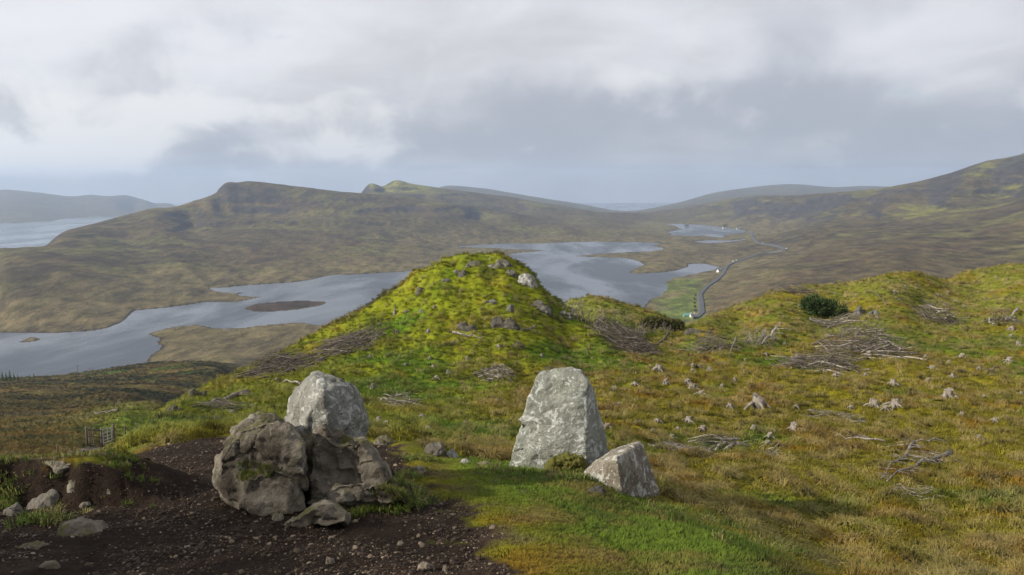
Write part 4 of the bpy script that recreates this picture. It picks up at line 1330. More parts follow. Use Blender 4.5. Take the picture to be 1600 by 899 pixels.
TW, TD = M['twig'], M['twig_dark']
brush(1385, 560, 150, 7.0, 1.2, 56, 420, 1, TW, 'largest heap of grey dead branches on the right-hand slope', 0.1, 0.85, 2.6, 0.05, 0.018)
brush(1300, 580, 140, 4.0, 0.55, 32, 360, 2, TW, 'low heap of grey branches joined to the left of the largest heap', 0.25, 0.85, 2.2, 0.04, 0.016)
brush(1476, 508, 66, 3.0, 1.1, 18, 200, 3, TW, 'small tangle of branches in a hollow above the largest heap', -0.4, 1.20, 2.6, 0.06, 0.022)
brush(1318, 508, 90, 2.5, 0.5, 16, 140, 4, TW, 'scatter of bleached branches at the foot of the evergreen bush', -0.2, 0.85, 2.6, 0.05, 0.02)
brush(530, 556, 110, 5.0, 0.5, 24, 420, 5, TD, 'dark heap of branches on the left shoulder of the knoll', 0.35, 0.68, 2.4, 0.035, 0.015)
brush(420, 588, 100, 4.5, 0.5, 18, 360, 6, TD, 'dark spread of fallen branches lower down the left slope', 0.5, 0.51, 2.6, 0.04, 0.015)
brush(990, 553, 110, 5.0, 0.8, 26, 420, 7, TD, 'brown brushwood in the gap between the two knolls', 0.2, 0.85, 2.4, 0.04, 0.016)
brush(1118, 553, 70, 3.0, 0.7, 14, 170, 8, TD, 'dark tangle of branches below the dark peaty rock', 0.4, 1.20, 2.0, 0.045, 0.016)
brush(1250, 461, 60, 3.0, 0.6, 6, 90, 9, TD, 'distant line of brushwood on the ridge behind the bush', 0.0, 0.51, 3.0, 0.05, 0.03)
brush(776, 598, 60, 2.4, 0.4, 14, 150, 10, TW, 'small heap of sticks at the foot of the knoll', 0.2, 1.20, 1.2, 0.03, 0.013)
brush(618, 641, 90, 2.4, 0.25, 16, 110, 11, TW, 'pale sticks strewn right of the lichen stone', 0.3, 1.19, 1.1, 0.028, 0.010)
brush(1075, 712, 110, 1.6, 0.10, 6, 420, 12, TW, 'flat grey patch of twigs behind the fallen block', 0.1, 1.19, 0.8, 0.015, 0.007)
brush(1330, 668, 100, 3.0, 0.12, 9, 120, 13, TW, 'thin grey twigs lying below the big stumps', 0.2, 1.19, 1.1, 0.02, 0.009)
brush(1215, 724, 46, 1.2, 0.2, 7, 36, 14, TW, 'few pale forked sticks on the rusty slope', 0.7, 1.20, 0.7, 0.016, 0.008)
brush(1140, 706, 90, 1.2, 0.15, 8, 60, 15, TW, 'fallen thin branch with twigs right of the twig patch', 0.25, 0.51, 1.5, 0.02, 0.008)
brush(1445, 790, 110, 1.0, 0.12, 8, 50, 16, TW, 'broken sticks below the fallen tree', 0.2, 1.02, 0.6, 0.014, 0.006)
brush(1578, 508, 40, 3.0, 0.9, 9, 40, 17, TW, 'bleached crossed poles at the right edge', 1.0, 0.85, 3.0, 0.07, 0.03)
brush(860, 597, 50, 1.4, 0.35, 5, 140, 18, TD, 'low brown heap of twigs right behind the standing stone', 0.2, 1.20, 1.0, 0.03, 0.012)
brush(330, 645, 80, 2.0, 0.2, 8, 120, 19, TD, 'dark twigs on the green slope left of the boulders', 0.3, 0.85, 1.4, 0.02, 0.010)


def fallen_tree(a, b, r0, nb, seed, mat, label, bl=1.1, name='fallen_tree', both=True, lift=0.16):
    r = random.Random(seed)
    A, B = ground([a[0], b[0]], [a[1], b[1]])
    n = 9
    tr = hz([(A[0] + (B[0] - A[0]) * i / (n - 1), A[1] + (B[1] - A[1]) * i / (n - 1), lift * (1 + 0.3 * r.uniform(-1, 1))) for i in range(n)])
    t = empty(name, tuple(A)); off = Vector(A)
    link('trunk', MB().tube([Vector(p) - off for p in tr], [r0 * (1 - 0.8 * i / (n - 1)) for i in range(n)], 7).mesh('trunk', mat, True), t)
    d = (Vector(B) - Vector(A)); L = d.length; d.normalize()
    side = d.cross(Vector((0, 0, 1))).normalized()
    tw = MB()
    for k in range(nb):
        f = r.uniform(0.08, 0.97)
        p = Vector(tr[0]).lerp(Vector(tr[-1]), f); i = min(int(f * (n - 1)), n - 2); p = Vector(tr[i]).lerp(Vector(tr[i + 1]), f * (n - 1) - i)
        s = r.choice((-1, 1)) if both else 1
        dr = (d * r.uniform(0.3, 0.9) + side * s * r.uniform(0.5, 1.0) + Vector((0, 0, r.uniform(-0.12, 0.5)))).normalized()
        q = bl * r.uniform(0.4, 1.1) * (1.1 - 0.6 * f)
        pts = [p + dr * q * x + Vector((0, 0, -0.22 * q * x * x)) - off for x in (0, 0.35, 0.7, 1.0)]
        rr = r0 * 0.2 * (1.1 - 0.7 * f)
        link('branch', MB().tube(pts, [rr, rr * 0.8, rr * 0.55, rr * 0.2], 5).mesh('branch', mat, True), t)
        for j in range(7):
            x = r.uniform(0.3, 1.0); c_ = p + dr * q * x - off + Vector((0, 0, -0.22 * q * x * x))
            e = (dr + side * r.uniform(-1, 1) + Vector((0, 0, r.uniform(-0.3, 0.4)))).normalized() * q * r.uniform(0.15, 0.4)
            tw.tube([c_, c_ + e * 0.5 + Vector((0, 0, 0.01)), c_ + e], [rr * 0.3, rr * 0.22, rr * 0.1], 3, False)
    if nb:
        tag(link('twigs', tw.mesh('twigs', mat), t), kind='stuff')
    return tag(t, label, 'fallen tree' if nb else 'log')


fallen_tree((1486, 713), (1385, 760), 0.075, 26, 1, TW, 'bleached fallen tree with broken side branches on the lower right slope', 0.9)
fallen_tree((1428, 702), (1376, 758), 0.06, 20, 2, TW, 'second bleached fallen tree lying left of the longer one', 0.8)
fallen_tree((1383, 694), (1300, 690), 0.035, 16, 3, TW, 'thin fallen tree lying above the two bleached ones', 0.6)
fallen_tree((1478, 692), (1400, 700), 0.03, 14, 4, TW, 'spindly dead branch right of the thin fallen tree', 0.6)
fallen_tree((448, 558), (372, 596), 0.13, 22, 5, TD, 'dark fallen tree pointing down the left slope, upper of two', 1.4)
fallen_tree((506, 566), (402, 597), 0.13, 24, 6, TD, 'dark fallen tree pointing down the left slope, lower of two', 1.4)
fallen_tree((386, 617), (300, 640), 0.12, 18, 7, TD, 'long dark fallen tree with pale broken branches near the dark crags', 1.0)
fallen_tree((590, 532), (560, 552), 0.10, 12, 8, TD, 'short fallen trunk at the top of the dark branch heap', 1.0)
fallen_tree((1045, 525), (950, 552), 0.10, 26, 9, TD, 'fallen trunk with combed branches between the two knolls', 1.5)
fallen_tree((1214, 520), (1186, 548), 0.13, 14, 10, TW, 'grey trunk propped on the green hummock', 1.5, lift=0.5)
fallen_tree((1150, 536), (1140, 560), 0.10, 8, 11, TD, 'dark trunk end sticking out of the tangle by the peaty rock', 1.2, lift=0.35)
fallen_tree((1590, 488), (1570, 508), 0.14, 5, 12, TW, 'bleached log leaning at the right edge of the slope', 1.2, lift=0.4)
fallen_tree((1448, 566), (1384, 561), 0.06, 0, 13, TW, 'straight pale pole lying along the front of the largest heap', name='log')
fallen_tree((1358, 564), (1322, 566), 0.07, 0, 14, TW, 'short pale pole in front of the low branch heap', name='log')
fallen_tree((1148, 702), (1095, 716), 0.05, 0, 15, TW, 'thin brown pole on the moss behind the fallen block', name='log')
fallen_tree((1385, 478), (1362, 458), 0.06, 0, 16, TW, 'thin pole lying up the mound right of the bush', name='log')
fallen_tree((1560, 578), (1535, 580), 0.04, 0, 17, TW, 'short stick lying at the right edge', name='log')
fallen_tree((470, 605), (436, 603), 0.06, 0, 18, TW, 'pale pole lying left of the lichen stone top', name='log')
fallen_tree((708, 527), (757, 533), 0.09, 6, 19, TW, 'bleached root and log under the centre outcrop of the knoll', 0.7, lift=0.25)
fallen_tree((838, 513), (812, 522), 0.07, 5, 20, TW, 'pale branch lying right of the centre outcrop on the knoll', 0.7)
fallen_tree((185, 645), (150, 652), 0.12, 8, 21, TW, 'pale log with branches on the moor above the gate', 2.0, lift=0.3)

# ------------------------------------------------------------------ shrubs and bushes
def bare_shrub(px_, py_, wpx, hpx, n, seed, mat, label):
    r = random.Random(seed)
    g = ground([px_], [py_])[0]; s = g[1] / FPX
    w_, h_ = wpx * s, hpx * s
    t = empty('bare_shrub', tuple(g))
    st, tw = MB(), MB()
    bases = hz([(g[0] + r.uniform(-.5, .5) * w_, g[1] + r.uniform(0, 0.8) * w_ * 0.6, -0.05) for _ in range(n)])
    off = Vector(g)
    for b in bases:
        d = Vector((r.gauss(0, 0.35), r.gauss(0, 0.35), 1)).normalized(); L = h_ * r.uniform(0.6, 1.15)
        p = Vector(b) - off
        pts = [p + d * L * x + Vector((r.uniform(-.06, .06), r.uniform(-.06, .06), 0)) * L for x in (0, .33, .66, 1)]
        st.tube(pts, [0.022, 0.016, 0.011, 0.004], 4, False)
        for j in range(7):
            x = r.uniform(0.25, 1); c_ = p + d * L * x
            e = (d + Vector((r.gauss(0, .8), r.gauss(0, .8), r.gauss(0, .3)))).normalized() * L * r.uniform(.12, .35)
            tw.tube([c_, c_ + e * 0.5, c_ + e], [0.010, 0.007, 0.003], 3, False)
    link('stems', st.mesh('stems', mat), t)
    tag(link('twigs', tw.mesh('twigs', mat), t), kind='stuff')
    return tag(t, label, 'shrub', 'leafless shrubs')


bare_shrub(915, 510, 50, 34, 46, 1, TW, 'leafless grey shrub against the right flank of the knoll')
bare_shrub(950, 522, 52, 34, 46, 2, TW, 'leafless shrub in the gap in front of the second knoll')
bare_shrub(985, 530, 50, 26, 40, 3, TW, 'low leafless shrub right of the gap, before the second knoll')
bare_shrub(1188, 542, 44, 30, 44, 4, TW, 'rounded leafless grey shrub on the green hummock')
bare_shrub(1032, 524, 40, 18, 30, 5, TD, 'low brown leafless shrub below the dark gorse')


def leafy(name, px_, py_, wpx, hpx, n, seed, mat, label, cat, lf=0.12, needle=True, group=None, D=None):
    r = random.Random(seed)
    g = ground([px_], [py_])[0] if D is None else np.array(W(px_, py_, D)); s = g[1] / FPX
    w_, h_ = wpx * s, hpx * s
    t = empty(name, tuple(g)); fo, stm = MB(), MB()
    lobes = [(r.uniform(-.3, .3) * w_, r.uniform(-.25, .25) * w_, r.uniform(.3, .62) * h_, r.uniform(.2, .34)) for _ in range(9)]
    for (a, b, c_, q) in lobes:
        stm.tube([(0, w_ * .2, -.05), (a * .5, w_ * .2 + b * .5, c_ * .5), (a, w_ * .2 + b, c_)], [0.02 * h_, 0.015 * h_, 0.005 * h_], 5, False)
    for k in range(n):
        a, b, c_, q = r.choice(lobes)
        d = Vector((r.gauss(0, 1), r.gauss(0, 1), r.gauss(0, 1))).normalized()
        rr = r.uniform(.55, 1.0)
        p = Vector((a + d.x * q * w_ * rr, w_ * .2 + b + d.y * q * w_ * rr, max(0.0, c_ + d.z * min(q * w_, .45 * h_) * rr)))
        e = (d + Vector((r.gauss(0, .4), r.gauss(0, .4), .35))).normalized(); L = lf * r.uniform(.6, 1.4)
        sd = e.orthogonal().normalized(); sd.rotate(Matrix.Rotation(r.uniform(0, 6.28), 3, e))
        fo.poly([p - sd * L * .16, p + sd * L * .16, p + e * L * .6 + sd * L * .12, p + e * L], [(0, 1, 2), (0, 2, 3)])
    link('foliage', fo.mesh('foliage', mat), t); link('stem', stm.mesh('stem', M['bark']), t)
    return tag(t, label, cat, group)


leafy('evergreen_bush', 1291, 497, 66, 30, 6500, 1, M['needle'], 'round dark evergreen bush standing alone on the right-hand slope', 'bush', 0.30)
leafy('gorse_bush', 1022, 513, 44, 16, 2200, 2, M['gorse'], 'dark low gorse on the right side of the second knoll', 'bush', 0.22, group='dark gorse bushes')
leafy('gorse_bush', 1055, 517, 34, 15, 1600, 3, M['gorse'], 'dark low gorse at the right foot of the second knoll', 'bush', 0.22, group='dark gorse bushes')
for k, (a, b) in enumerate([(1087, 463), (1086, 469), (1085.5, 475), (1086, 481), (1087, 487)]):
    leafy('roadside_bush', a, b, 4, 4, 160, 30 + k, M['gorse'], f'dark roadside bush left of the road, {["farthest", "second farthest", "middle", "second nearest", "nearest"][k]} of five', 'bush', 1.2, group='bushes in a row beside the road')
leafy('island_tree', 1073, 354, 7, 3.5, 160, 40, M['needle'], 'tiny dark clump of trees on an islet in the far loch', 'tree', 4.0, D=3560)
leafy('garden_trees', 1133, 356, 9, 6, 220, 41, M['needle'], 'dark trees sheltering the far white house', 'tree', 4.0)


def conifer(px_, py_, hpx, seed, label):
    r = random.Random(seed)
    g = ground([px_], [py_], ymin=300)[0]; h_ = hpx * g[1] / FPX
    t = empty('conifer', tuple(g))
    link('trunk', MB().tube([(0, 0, -.5), (0, 0, h_ * .5), (0, 0, h_ * .97)], [h_ * .02, h_ * .014, h_ * .003], 6).mesh('trunk', M['bark'], True), t)
    fo = MB()
    lv = 15
    for i in range(lv):
        z = h_ * (0.10 + 0.88 * i / lv); R = h_ * 0.24 * (1 - i / lv) ** 0.8 + h_ * .02
        for k in range(9):
            th = r.uniform(0, 6.28); q = R * r.uniform(.6, 1.15); dz_ = -q * r.uniform(.15, .5)
            c, s = math.cos(th), math.sin(th)
            w2 = q * 0.30
            fo.poly([(0, 0, z), (c * q * .6 - s * w2, s * q * .6 + c * w2, z + dz_ * .6 - h_ * .01), (c * q, s * q, z + dz_), (c * q * .6 + s * w2, s * q * .6 - c * w2, z + dz_ * .6 - h_ * .01)], [(0, 1, 2), (0, 2, 3)])
    link('crown', fo.mesh('crown', M['needle']), t)
    return tag(t, label, 'tree', 'conifers above the loch at the left edge')


for k, (a, b, h_) in enumerate([(-4, 597, 17), (4, 596, 18), (10, 596, 16), (16, 596, 20), (22, 595, 14), (28, 595, 12), (34, 594, 9), (47, 593, 9), (53, 592, 11)]):
    lab = ['conifer cut by the left edge of the view', 'second conifer from the left edge', 'third conifer from the left edge', 'tallest conifer of the left clump', 'conifer right of the tallest one', 'shorter conifer near the right end of the clump',
           'smallest conifer closing the clump on the right', 'left one of the pair of small conifers', 'right one of the pair of small conifers'][k]
    conifer(a, b, h_, k, 'dark ' + lab)

# ------------------------------------------------------------------ gate, fence, poles
def post(a, b, hgt, r0, label, name='fence_post', mat=None):
    g = ground([a], [b], ymin=40)[0]
    mb = MB().tube([(0, 0, -.15), (0, 0, hgt * .5), (0.01, 0, hgt * .97), (0.01, 0, hgt)], [r0, r0, r0 * .98, r0 * .7], 8)
    o = mb.build(name, mat or M['post'], None, True); o.location = g
    return tag(o, label, 'post', 'wooden posts by the gate'), g


gp = [post(136.5, 697, 1.25, .07, 'leftmost wooden post of the fence beside the gate')[1],
      post(160, 699, 1.20, .085, 'stout wooden post carrying the metal gate')[1],
      post(178.5, 692, 1.35, .085, 'wooden post where the metal gate closes')[1]]
post(196, 684, 0.95, .05, 'thin fence post beyond the gate, left of two')
post(214, 680, 1.0, .05, 'thin fence post beyond the gate, right of two')
post(91, 716, 0.6, .05, 'short post standing alone left of the path')
t = empty('wooden_hurdle', tuple(gp[0]))
A, B = Vector((0.08, 0, 0)), Vector(gp[1]) - Vector(gp[0]) - Vector((0.1, 0, 0))
for z in (0.18, 0.62, 1.05):
    MB().tube([A + Vector((0, -.03, z)), B + Vector((0, -.03, z))], 0.04, 4).build('rail', M['post'], t)
for f in (0.12, 0.5):
    p = A.lerp(B, f); MB().tube([p + Vector((0, -.09, 0)), p + Vector((0, -.09, 1.18))], 0.045, 4).build('upright', M['post'], t)
tag(t, 'wooden railed hurdle filling the gap left of the metal gate', 'fence')
t = empty('field_gate', tuple(gp[1]))
A, B = Vector((0.12, 0, 0)), Vector(gp[2]) - Vector(gp[1]) - Vector((0.12, 0, 0))
for z in (0.2, 0.4, 0.62, 0.85, 1.1):
    MB().tube([A + Vector((0, 0, z)), B + Vector((0, 0, z))], 0.022, 6).build('bar', M['steel'], t)
for f in (0.0, 0.5, 1.0):
    p = A.lerp(B, f); MB().tube([p + Vector((0, -.046, .15)), p + Vector((0, -.046, 1.15))], 0.024, 6).build('stile', M['steel'], t)
tag(t, 'grey metal bar gate across the gravel path', 'gate')


def pole(a, b, hpx, label, arm):
    g = ground([a], [b], ymin=200)[0]; h_ = hpx * g[1] / FPX
    t = empty('utility_pole', tuple(g))
    MB().tube([(0, 0, -.5), (0, 0, h_)], [.20, .15], 8).build('mast', M['post'], t, True)
    if arm:
        MB().box((0, -.2, h_ * .93), (2.4, .16, .16)).build('crossarm', M['post'], t)
        for x in (-1, 0, 1):
            MB().tube([(x, -.2, h_ * .93 + .08), (x, -.2, h_ * .93 + .4)], .08, 6).build('insulator', M['slate'], t)
    return tag(t, label, 'pole', 'power poles above the loch')


pole(121.5, 586, 16, 'tallest wooden power pole with a crossarm against the loch', True)
pole(140, 584, 10, 'left one of the two small poles right of the tall one', False)
pole(145, 583.5, 10.5, 'right one of the two small poles right of the tall one', False)

# ------------------------------------------------------------------ road, houses, cars in the valley
RD = [(1088, 499), (1092, 495.5), (1097, 490), (1096.5, 482), (1096, 474), (1094.5, 466), (1095, 460), (1104, 450), (1120, 439), (1130, 429), (1138, 416), (1160, 407), (1180, 400), (1200, 396), (1226, 390.5), (1208, 384.5), (1190, 381), (1180, 376), (1176, 368), (1173, 361)]
Rg = ground([a for a, b in RD], [b for a, b in RD], ymin=400)
fine = []
for i in range(len(Rg) - 1):
    p0, p1, p2, p3 = (Rg[max(i - 1, 0)], Rg[i], Rg[i + 1], Rg[min(i + 2, len(Rg) - 1)])
    for f in np.linspace(0, 1, 9)[:-1]:
        fine.append(0.5 * ((2 * p1) + (-p0 + p2) * f + (2 * p0 - 5 * p1 + 4 * p2 - p3) * f ** 2 + (-p0 + 3 * p1 - 3 * p2 + p3) * f ** 3))
fine = np.array(fine)
tng = np.gradient(fine[:, :2], axis=0); tng /= np.linalg.norm(tng, axis=1)[:, None] + 1e-9
nrm = np.stack([-tng[:, 1], tng[:, 0]], 1)
def strip(name, half, zoff, mat):
    L = fine[:, :2] + nrm * half; R = fine[:, :2] - nrm * half
    zc = np.maximum(np.maximum(height(L[:, 0], L[:, 1]), height(R[:, 0], R[:, 1])), height(fine[:, 0], fine[:, 1])) + zoff
    ker = np.ones(5) / 5
    zc = np.maximum(zc, np.convolve(np.pad(zc, 2, 'edge'), ker, 'valid'))
    V = np.concatenate([np.column_stack([L, zc]), np.column_stack([R, zc]), np.column_stack([L + nrm * 2, zc - 4]), np.column_stack([R - nrm * 2, zc - 4])])
    n = len(fine); i = np.arange(n - 1)
    F = np.concatenate([np.stack([i + n, i + n + 1, i + 1, i], 1), np.stack([i, i + 1, i + 1 + 2 * n, i + 2 * n], 1), np.stack([i + 3 * n, i + 3 * n + 1, i + n + 1, i + n], 1)])
    return link(name, mesh_np(name, V, F, mat, False))
tag(strip('road', 2.9, 2.0, M['road']), 'narrow grey road winding along the loch', 'road', kind='structure')


def house(a, b, L, label, rz=0.3, wall='white', roof='slate', hgt=3.0):
    g = ground([a], [b], ymin=400)[0]
    t = empty('house', tuple(g), rz); w2, l2 = 3.2, L / 2
    MB().box((0, 0, hgt / 2 - .5), (L, 6.4, hgt + 1)).poly([(-l2, -w2, hgt), (-l2, w2, hgt), (-l2, 0, hgt + 2.6), (l2, -w2, hgt), (l2, w2, hgt), (l2, 0, hgt + 2.6)], [(0, 2, 1), (3, 4, 5)]).build('wall', M[wall], t)
    rf = MB().poly([(-l2 - .3, -w2 - .4, hgt - .2), (l2 + .3, -w2 - .4, hgt - .2), (l2 + .3, 0, hgt + 2.8), (-l2 - .3, 0, hgt + 2.8), (-l2 - .3, w2 + .4, hgt - .2), (l2 + .3, w2 + .4, hgt - .2)], [(0, 1, 2, 3), (3, 2, 5, 4)]).build('roof', M[roof], t)
    for x in (-l2 + .8, l2 - .8):
        MB().box((x, 0, hgt + 3.1), (1.0, .8, 1.6)).build('chimney', M[wall], rf)
    for x in (-L * .28, L * .28):
        MB().box((x, -3.23, hgt * .55), (1.1, .1, 1.3)).build('window', M['glass'], t)
    MB().box((0, -3.23, 1.0), (1.0, .1, 2.0)).build('door', M['slate'], t)
    return tag(t, label, 'house')


house(1132, 357.5, 16, 'white house by dark trees at the head of the far loch', 0.2, hgt=4.5)
house(1153, 359, 12, 'small white cottage right of the far white house', 0.1)
house(1124, 425, 10, 'white cottage with slate roof beside the road bend', 0.5)
house(1126, 421, 7, 'small dark-roofed outbuilding behind the roadside cottage', 0.2, wall='slate', hgt=2.2)
house(1073, 494.5, 9, 'low green tin shed near the bottom of the road', 0.1, wall='green_tin', roof='green_tin', hgt=1.8)
house(1082, 495, 6, 'small pale shed right of the green tin shed', 0.1, wall='white', roof='slate', hgt=1.6)


def car(a, b, rz, label, paint='car_white', van=False):
    g = ground([a], [b], ymin=400)[0]
    t = empty('parked_car', (g[0], g[1], g[2] + 1.0), rz)
    prof = [(-2.1, .35), (-2.15, .9), (-1.9, 1.9 if van else 1.0), (-1.2, 2.1 if van else 1.45), (.5, 2.1 if van else 1.5), (1.2, 1.05), (2.1, .9), (2.15, .35)]
    n = len(prof)
    MB().poly([(x, -.85, z) for x, z in prof] + [(x, .85, z) for x, z in prof], [tuple(range(n)), tuple(reversed(range(n, 2 * n)))] + [(i, n + i, n + (i + 1) % n, (i + 1) % n) for i in range(n)]).build('body', M[paint], t)
    for s in (-1, 1):
        MB().box((-.3, s * .86, 1.2 if not van else 1.55), (1.7, .04, .35)).build('side_window', M['glass'], t)
        for x in (-1.3, 1.35):
            MB().tube([(x, s * .72, .33), (x, s * .9, .33)], .33, 12).build('wheel', M['tyre'], t)
    return tag(t, label, 'car', 'vehicles along the valley road')


car(1129, 431, 1.0, 'pale car driving on the road bend below the cottage', 'car_white')
car(1146, 409.5, 0.3, 'white van parked left of the road beyond the cottage', 'car_white', True)
car(1151, 408, 0.3, 'white van parked beside another, nearer the road', 'car_white', True)
car(1192, 381, 0.4, 'white vehicle on the far stretch of road', 'car_white', True)
car(1229, 390, 0.2, 'white vehicle at the far road junction', 'car_white', True)
car(1208, 385.5, 0.4, 'dark vehicle between the two far white ones', 'car_dark')

# ------------------------------------------------------------------ grass and gravel, too many to count
tmpl = bpy.data.collections.new('tufts')


def tuft(name, n, hgt, rad, lean, wid, seed, wind=(0.25, 0.0)):
    r = random.Random(seed); V, F = [], []
    for _ in range(n):
        a = r.uniform(0, 6.28); q = rad * math.sqrt(r.random())
        p = Vector((math.cos(a) * q, math.sin(a) * q, -0.02)); L = hgt * r.uniform(.55, 1.2)
        o_ = Vector((math.cos(a) * lean * r.uniform(.2, 1) + wind[0] * lean, math.sin(a) * lean * r.uniform(.2, 1) + wind[1], 0))
        sd = Vector((math.cos(a + r.uniform(-1, 1) + 1.57), math.sin(a + 1.57), 0)) * wid
        m1 = p + Vector((0, 0, L * .62)) + o_ * L * .35; tip = p + Vector((0, 0, L * max(.35, 1 - .55 * o_.length))) + o_ * L
        b = len(V); V += [p - sd, p + sd, m1 + sd * .8, m1 - sd * .8, tip]
        F += [(b, b + 1, b + 2), (b, b + 2, b + 3), (b + 3, b + 2, b + 4)]
    me = bpy.data.meshes.new(name); me.from_pydata([tuple(v) for v in V], [], F); me.materials.append(M['blades']); me.update()
    ob = bpy.data.objects.new(name, me); tmpl.objects.link(ob)


tuft('a_turf', 16, .055, .06, .5, .0032, 1)
tuft('b_rough', 26, .15, .10, .7, .005, 2)
tuft('c_tussock', 44, .27, .12, 1.25, .006, 3)
tuft('d_moss', 34, .06, .13, .8, .010, 4)
tuft('e_heather', 46, .42, .55, .8, .05, 5)


def ground_normal(x, y):
    e = 0.12 + 0.006 * y
    h0 = height(x, y); gx = (height(x + e, y) - h0) / e; gy = (height(x, y + e) - h0) / e
    n = np.stack([-gx, -gy, np.ones_like(gx)], 1)
    return n / np.linalg.norm(n, axis=1)[:, None]


def scatter(name, pts, rot, scl, idx, tint, coll, label, cat, gn=None):
    gn = np.tile(np.array([[0, 0, 1.0]]), (len(pts), 1)) if gn is None else gn
    me = bpy.data.meshes.new(name)
    me.vertices.add(len(pts)); me.vertices.foreach_set('co', pts.astype(np.float32).ravel())
    for nm, ty, arr, key in (('gn', 'FLOAT_VECTOR', gn, 'vector'), ('rot', 'FLOAT_VECTOR', rot, 'vector'), ('scl', 'FLOAT', scl, 'value'), ('idx', 'INT', idx, 'value'), ('tint', 'FLOAT_COLOR', np.concatenate([tint, np.ones((len(tint), 1))], 1), 'color')):
        at = me.attributes.new(nm, ty, 'POINT')
        at.data.foreach_set(key, np.ascontiguousarray(arr, np.int32 if ty == 'INT' else np.float32).ravel())
    me.update()
    ob = link(name, me)
    ng = bpy.data.node_groups.new(name, 'GeometryNodeTree')
    ng.interface.new_socket('Geometry', in_out='INPUT', socket_type='NodeSocketGeometry')
    ng.interface.new_socket('Geometry', in_out='OUTPUT', socket_type='NodeSocketGeometry')
    N = ng.nodes; gi = N.new('NodeGroupInput'); go = N.new('NodeGroupOutput')
    ci = N.new('GeometryNodeCollectionInfo'); ci.inputs[0].default_value = coll; ci.inputs[1].default_value = True; ci.inputs[2].default_value = True
    ip = N.new('GeometryNodeInstanceOnPoints'); ip.inputs['Pick Instance'].default_value = True
    def na(nm, ty):
        a = N.new('GeometryNodeInputNamedAttribute'); a.data_type = ty; a.inputs[0].default_value = nm; return a.outputs[0]
    Lk = ng.links.new
    Lk(gi.outputs[0], ip.inputs['Points']); Lk(ci.outputs[0], ip.inputs['Instance'])
    Lk(na('idx', 'INT'), ip.inputs['Instance Index']); Lk(na('rot', 'FLOAT_VECTOR'), ip.inputs['Rotation']); Lk(na('scl', 'FLOAT'), ip.inputs['Scale'])
    Lk(ip.outputs[0], go.inputs[0])
    md = ob.modifiers.new('scatter', 'NODES'); md.node_group = ng
    me.materials.append(M['blades'])
    return tag(ob, label, cat, kind='stuff')


def sample(n, y0, y1, u0=-0.76, u1=0.76):
    y = np.exp(rng.uniform(math.log(y0), math.log(y1), n)); x = rng.uniform(u0, u1, n) * y
    h, ds, de, ld = height(x, y, True)
    return x, y, h, ds, de, ld


NG = 190000
x, y, h, ds, de, ld = sample(NG, 4.0, 135.0)
tint = cover(x, y, h, ds, de, ld, np.zeros(NG))
n3 = fbm(x / 0.6, y / 0.6 + 3, 2); n2 = fbm(x / 2.2 + 7, y / 2.2, 3); n1 = fbm(x / 9, y / 9, 4)
soil = (sst(-ds + 0.55 * n3 + 0.25 * n2, -0.15, 0.22) > rng.uniform(0.05, 0.6, NG)) & (de < 0.1)
path = (np.abs(x - (-24.6 + (y - 47) * -0.30)) < 1.25) & (y > 34) & (y < 62)
inn = de < 0.05
idx = np.where(inn, 0, np.where(rng.random(NG) < 0.45 + 0.9 * n2, 1, 3))
tus = (~inn) & (n3 + 0.4 * n2 + rng.uniform(-0.15, 0.15, NG) > 0.30)
idx = np.where(tus, 2, idx)
scl = rng.uniform(0.6, 1.25, NG) * np.where(inn, np.clip(0.6 + 0.5 * (ds > 1.0), 0.6, 1.1), (0.8 + y / 75.0) * np.where(idx == 2, 0.85, 1.0))
scl *= np.where(idx == 3, 1.2, 1.0)
edge = (~inn & (de < 0.55) & (y < 12)) | (inn & (de > -0.22) & (x > 1.5) & (y < 10.5))
idx = np.where(edge, 1, idx); scl = np.where(edge, rng.uniform(0.4, 1.0, NG), scl)
tint = tint * rng.uniform(0.75, 1.3, (NG, 1))
straw = np.array([[0.30, 0.235, 0.10]])
f = np.where(idx == 2, 0.55, 0.0) * rng.uniform(0.2, 1.0, NG) + (rng.random(NG) < 0.10) * 0.35 * (~inn)
lushp = (pix(x, y, h)[0] < 700) & (y > 15) & (y < 70)
f = np.where(lushp, f * 0.3, f)
tint = tint + (straw - tint) * f[:, None]
rot = np.stack([rng.normal(0, .15, NG), rng.normal(0, .15, NG), rng.uniform(-0.9, 0.9, NG)], 1)
ok = ~soil & ~path
# long grass tucked against the boulders and along the turf rim
cl = [(632, 790, 60, .09, 1.1), (612, 797, 40, .10, 1.0), (640, 772, 40, .09, 1.0), (560, 800, 14, .12, .7), (640, 745, 40, .08, .7), (1170, 842, 70, .25, 1.2), (1100, 822, 60, .3, 1.1), (1210, 870, 50, .2, 1.2), (1060, 806, 40, .2, 1.0),
      (6, 784, 40, .09, .6), (-2, 768, 50, .10, .6), (890, 750, 40, .2, 1.0), (800, 738, 30, .25, .8), (60, 820, 14, .12, 1.0), (660, 716, 40, .15, .6), (190, 727, 30, .2, .5), (110, 730, 40, .5, .5)]
ex, es, et = [], [], []


def on_rock(o, px_, py_, n, spread, scale):
    """grass rooted in the cracks of a boulder's near face"""
    V = np.array([tuple(v.co) for v in o.data.vertices]) + np.array(o.location)
    Nn = np.array([tuple(v.normal) for v in o.data.vertices])
    a, b = pix(V[:, 0], V[:, 1], V[:, 2])
    k = np.where((np.hypot((a - px_), (b - py_)) < spread) & (Nn[:, 1] < 0.2))[0]
    if len(k) == 0: return
    k = rng.choice(k, n)
    ex.append(V[k]); es.append(rng.uniform(.5, 1.1, n) * scale)
    et.append(np.where(rng.random((n, 1)) < 0.4, np.array([[0.20, 0.18, 0.05]]), np.array([[0.10, 0.13, 0.016]])) * rng.uniform(.7, 1.3, (n, 1)))


